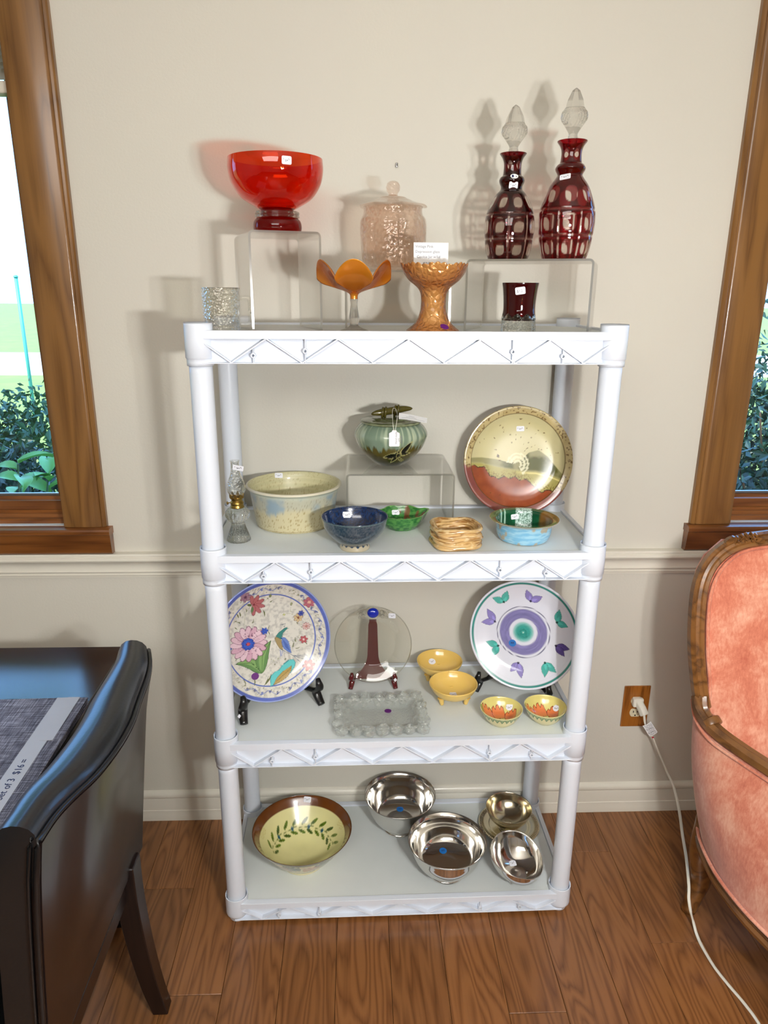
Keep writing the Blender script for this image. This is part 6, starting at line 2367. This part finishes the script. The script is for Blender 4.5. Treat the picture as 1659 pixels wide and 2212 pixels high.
# ================================================================== PRICE STICKERS (world point, surface normal, up, width, height)
STICKERS = [
    ('red_glass_bowl', (-0.24034, -0.32629, 1.8275), (0.3276, -0.9448, 0.0012), (0.0992, 0.0356, 0.9944), 0.0197, 0.0152, 'sticker', 'mark'),
    ('ruby_decanter', (0.2256, -0.2651, 1.81227), (-0.0123, -0.8495, 0.5275), (0.0077, 0.5275, 0.8495), 0.0164, 0.011, 'oval', ''),
    ('ruby_decanter', (0.22514, -0.26287, 1.79575), (-0.0299, -0.9671, -0.2525), (-0.0135, -0.2522, 0.9676), 0.0184, 0.0137, 'sticker', 'mark'),
    ('ruby_decanter.001', (0.32524, -0.29269, 1.8088), (-0.4427, -0.6812, 0.583), (0.1715, 0.5739, 0.8008), 0.0222, 0.0132, 'sticker', 'mark'),
    ('ruby_tumbler', (0.2261, -0.38619, 1.58505), (-0.2322, -0.9671, -0.1042), (-0.0929, -0.0846, 0.9921), 0.0201, 0.0142, 'sticker', '$12'),
    ('pedestal_vase', (0.07588, -0.37746, 1.51334), (0.2902, -0.5593, 0.7765), (-0.1997, 0.7582, 0.6207), 0.0185, 0.0151, 'purple', ''),
    ('oil_lamp', (-0.37531, -0.28664, 1.19489), (0.7925, -0.6081, 0.0471), (0.1099, 0.2183, 0.9697), 0.0333, 0.0117, 'sticker', 'mark'),
    ('stoneware_bowl', (-0.31013, -0.05065, 1.11703), (0.4069, -0.8417, 0.355), (-0.0329, 0.3749, 0.9265), 0.0217, 0.0134, 'sticker', 'mark'),
    ('navy_bowl', (-0.12903, -0.27211, 1.07753), (0.2587, -0.9298, 0.2618), (0.0107, 0.2737, 0.9618), 0.024, 0.0142, 'sticker', 'mark'),
    ('leaf_dish', (-0.00592, -0.14208, 1.0422), (0.1644, -0.8612, 0.481), (-0.03, 0.483, 0.8751), 0.0205, 0.0133, 'sticker', 'mark'),
    ('green_bowl', (0.28263, -0.22036, 1.05454), (0.1321, -0.9876, 0.0845), (0.033, 0.0895, 0.9954), 0.0196, 0.0128, 'sticker', 'mark'),
    ('stoneware_plate', (0.31839, -0.06537, 1.24394), (-0.0272, -0.9966, 0.0778), (-0.0018, 0.0779, 0.997), 0.0204, 0.0135, 'sticker', 'mark'),
    ('glass_plate', (-0.01114, -0.1175, 0.74166), (-0.189, -0.9784, -0.0838), (-0.0709, -0.0715, 0.9949), 0.0191, 0.0149, 'sticker', 'mark'),
    ('bird_plate', (-0.36579, -0.25843, 0.64345), (0.446, -0.8041, 0.3931), (-0.0581, 0.4122, 0.9092), 0.0202, 0.0178, 'purple', ''),
    ('glass_tray', (-0.02719, -0.2709, 0.5446), (0.0, 0.0, 1.0), (0.0145, 0.9999, 0.0), 0.018, 0.0171, 'purple', ''),
    ('yellow_bowl', (0.10801, -0.05531, 0.56653), (0.2298, -0.5449, 0.8064), (-0.1712, 0.793, 0.5847), 0.0211, 0.0184, 'sticker', 'mark'),
    ('yellow_bowl.001', (0.14909, -0.21508, 0.55661), (-0.0016, -0.0027, 1.0), (0.0195, 0.9998, 0.0027), 0.0185, 0.0176, 'sticker', 'mark'),
    ('tulip_bowl', (0.28435, -0.2873, 0.56086), (-0.5321, -0.6379, 0.5567), (0.1971, 0.5462, 0.8142), 0.0226, 0.0152, 'sticker', 'mark'),
    ('tulip_bowl.001', (0.40498, -0.29113, 0.55859), (-0.6663, -0.4119, 0.6216), (0.3583, 0.5542, 0.7513), 0.0262, 0.0162, 'sticker', 'mark'),
    ('leaf_plate', (0.31085, -0.16609, 0.68097), (-0.3647, -0.8891, 0.2767), (0.0039, 0.2957, 0.9553), 0.0198, 0.0187, 'blue', ''),
    ('pottery_bowl', (-0.25426, -0.12024, 0.15393), (-0.0385, -0.7833, 0.6205), (0.0195, 0.6203, 0.7842), 0.0217, 0.016, 'sticker', 'mark'),
    ('silver_bowl', (0.02112, -0.08293, 0.08207), (-0.0076, -0.1282, 0.9917), (0.0268, 0.9914, 0.1283), 0.021, 0.02, 'blue', ''),
    ('silver_bowl.001', (0.13235, -0.25357, 0.08078), (0.0143, -0.1847, 0.9827), (-0.0178, 0.9826, 0.1849), 0.0208, 0.0198, 'blue', ''),
    ('tilted_silver_bowl', (0.32057, -0.29529, 0.07316), (0.1007, -0.2937, 0.9506), (-0.1373, 0.9422, 0.3057), 0.0196, 0.0186, 'sticker', 'mark'),
]
bpy.context.view_layer.update()
rg = random.Random(21)
for rn, P, N, U_, w, h, kind, txt in STICKERS:
    root = bpy.data.objects[rn]
    N, U_, P = Vector(N).normalized(), Vector(U_), Vector(P)
    tw_ = rg.uniform(-.12, .12)
    side_ = U_.cross(N).normalized()
    U_ = N.cross(side_).normalized()
    U2 = U_ * math.cos(tw_) + side_ * math.sin(tw_)
    S2_ = U2.cross(N)
    P = P + N * .0006
    mw = Matrix(((S2_.x, U2.x, N.x, P.x), (S2_.y, U2.y, N.y, P.y), (S2_.z, U2.z, N.z, P.z), (0, 0, 0, 1)))
    if kind == 'sticker':
        c = min(w, h) * .18
        pts = []
        for sx, sy, a0 in ((1, -1, -PI / 2), (1, 1, 0), (-1, 1, PI / 2), (-1, -1, PI)):
            for k in range(4):
                a = a0 + PI / 2 * k / 3
                pts.append((sx * (w / 2 - c) + c * math.cos(a), sy * (h / 2 - c) + c * math.sin(a)))
        nm, mt = 'price_sticker', M['sticker']
    else:
        pts = [(w / 2 * math.cos(2 * PI * k / 24), h / 2 * math.sin(2 * PI * k / 24)) for k in range(24)]
        nm, mt = {'oval': ('foil_seal', M['paper']), 'purple': ('price_dot', M['purple_dot']), 'blue': ('price_dot', M['blue_dot'])}[kind]
    st_ = link(nm, MB().prism(pts, 'z', -.0006, .0002).mesh(nm), mt, root, label={'sticker': 'small white price sticker', 'oval': 'oval white seal with a blue emblem',
               'purple': 'round purple price dot', 'blue': 'round blue price dot'}[kind])
    st_.matrix_local = root.matrix_world.inverted() @ mw
    mk = MB()
    if txt == '$12':
        o2 = link('writing', text_mesh('$12', h * .55), M['greyink'], st_, (-w * .36, -h * .22, .0003))
        o2['kind'] = 'stuff'
    elif kind in ('sticker', 'blue'):
        def stroke(pp, tw2=w * .018):
            pp = [(a * w, b * h) for a, b in pp]
            for (xa, ya), (xb, yb) in zip(pp[:-1], pp[1:]):
                l = math.hypot(xb - xa, yb - ya) + 1e-9
                nx, ny = -(yb - ya) / l * tw2, (xb - xa) / l * tw2
                mk.add([(xa + nx, ya + ny, .0004), (xb + nx, yb + ny, .0004), (xb - nx, yb - ny, .0004), (xa - nx, ya - ny, .0004)], [[0, 3, 2, 1]])
        if kind == 'blue':
            stroke([(-.2, -.1), (-.15, .15), (-.02, -.08), (.05, .15), (.2, .1), (.12, -.1)], w * .03)
        else:
            stroke([(-.36, .22), (-.30, .10), (-.34, .02)])
            stroke([(-.18, .08), (-.06, .02), (-.14, -.14), (-.02, -.12), (.04, .06), (.10, -.1), (.14, .05)])
            stroke([(.16, .16), (.24, .20), (.22, .08), (.32, .06)])
        o2 = link('pen_marks', mk.mesh('pen_marks'), M['ink'] if kind == 'blue' else M['greyink'], st_)
        o2['kind'] = 'stuff'
    elif kind == 'oval':
        link('emblem', MB().prism([(-w * .2 + w * .15 * math.cos(2 * PI * k / 14), h * .3 * math.sin(2 * PI * k / 14)) for k in range(14)], 'z', .0002, .0004).mesh('emblem'), M['ink'], st_)
        link('emblem', MB().prism([(w * .16, h * .05), (w * .30, -h * .22), (w * .34, -h * .12), (w * .22, h * .14)], 'z', .0002, .0004).mesh('emblem'), M['black'], st_)
# small price tags on two of the plate stands
for rn, lx, ly, lz in (('plate_stand', -.1145, -.0655, .030), ('glass_plate_stand', .060, -.0475, .033)):
    link('price_sticker', MB().prism([(-.0045, 0), (0, -.0065), (.0045, 0), (0, .0065)], 'y', 0, .0004).mesh('price_sticker'), M['sticker'], bpy.data.objects[rn], (lx, ly, lz), None,
         label='small white price sticker')
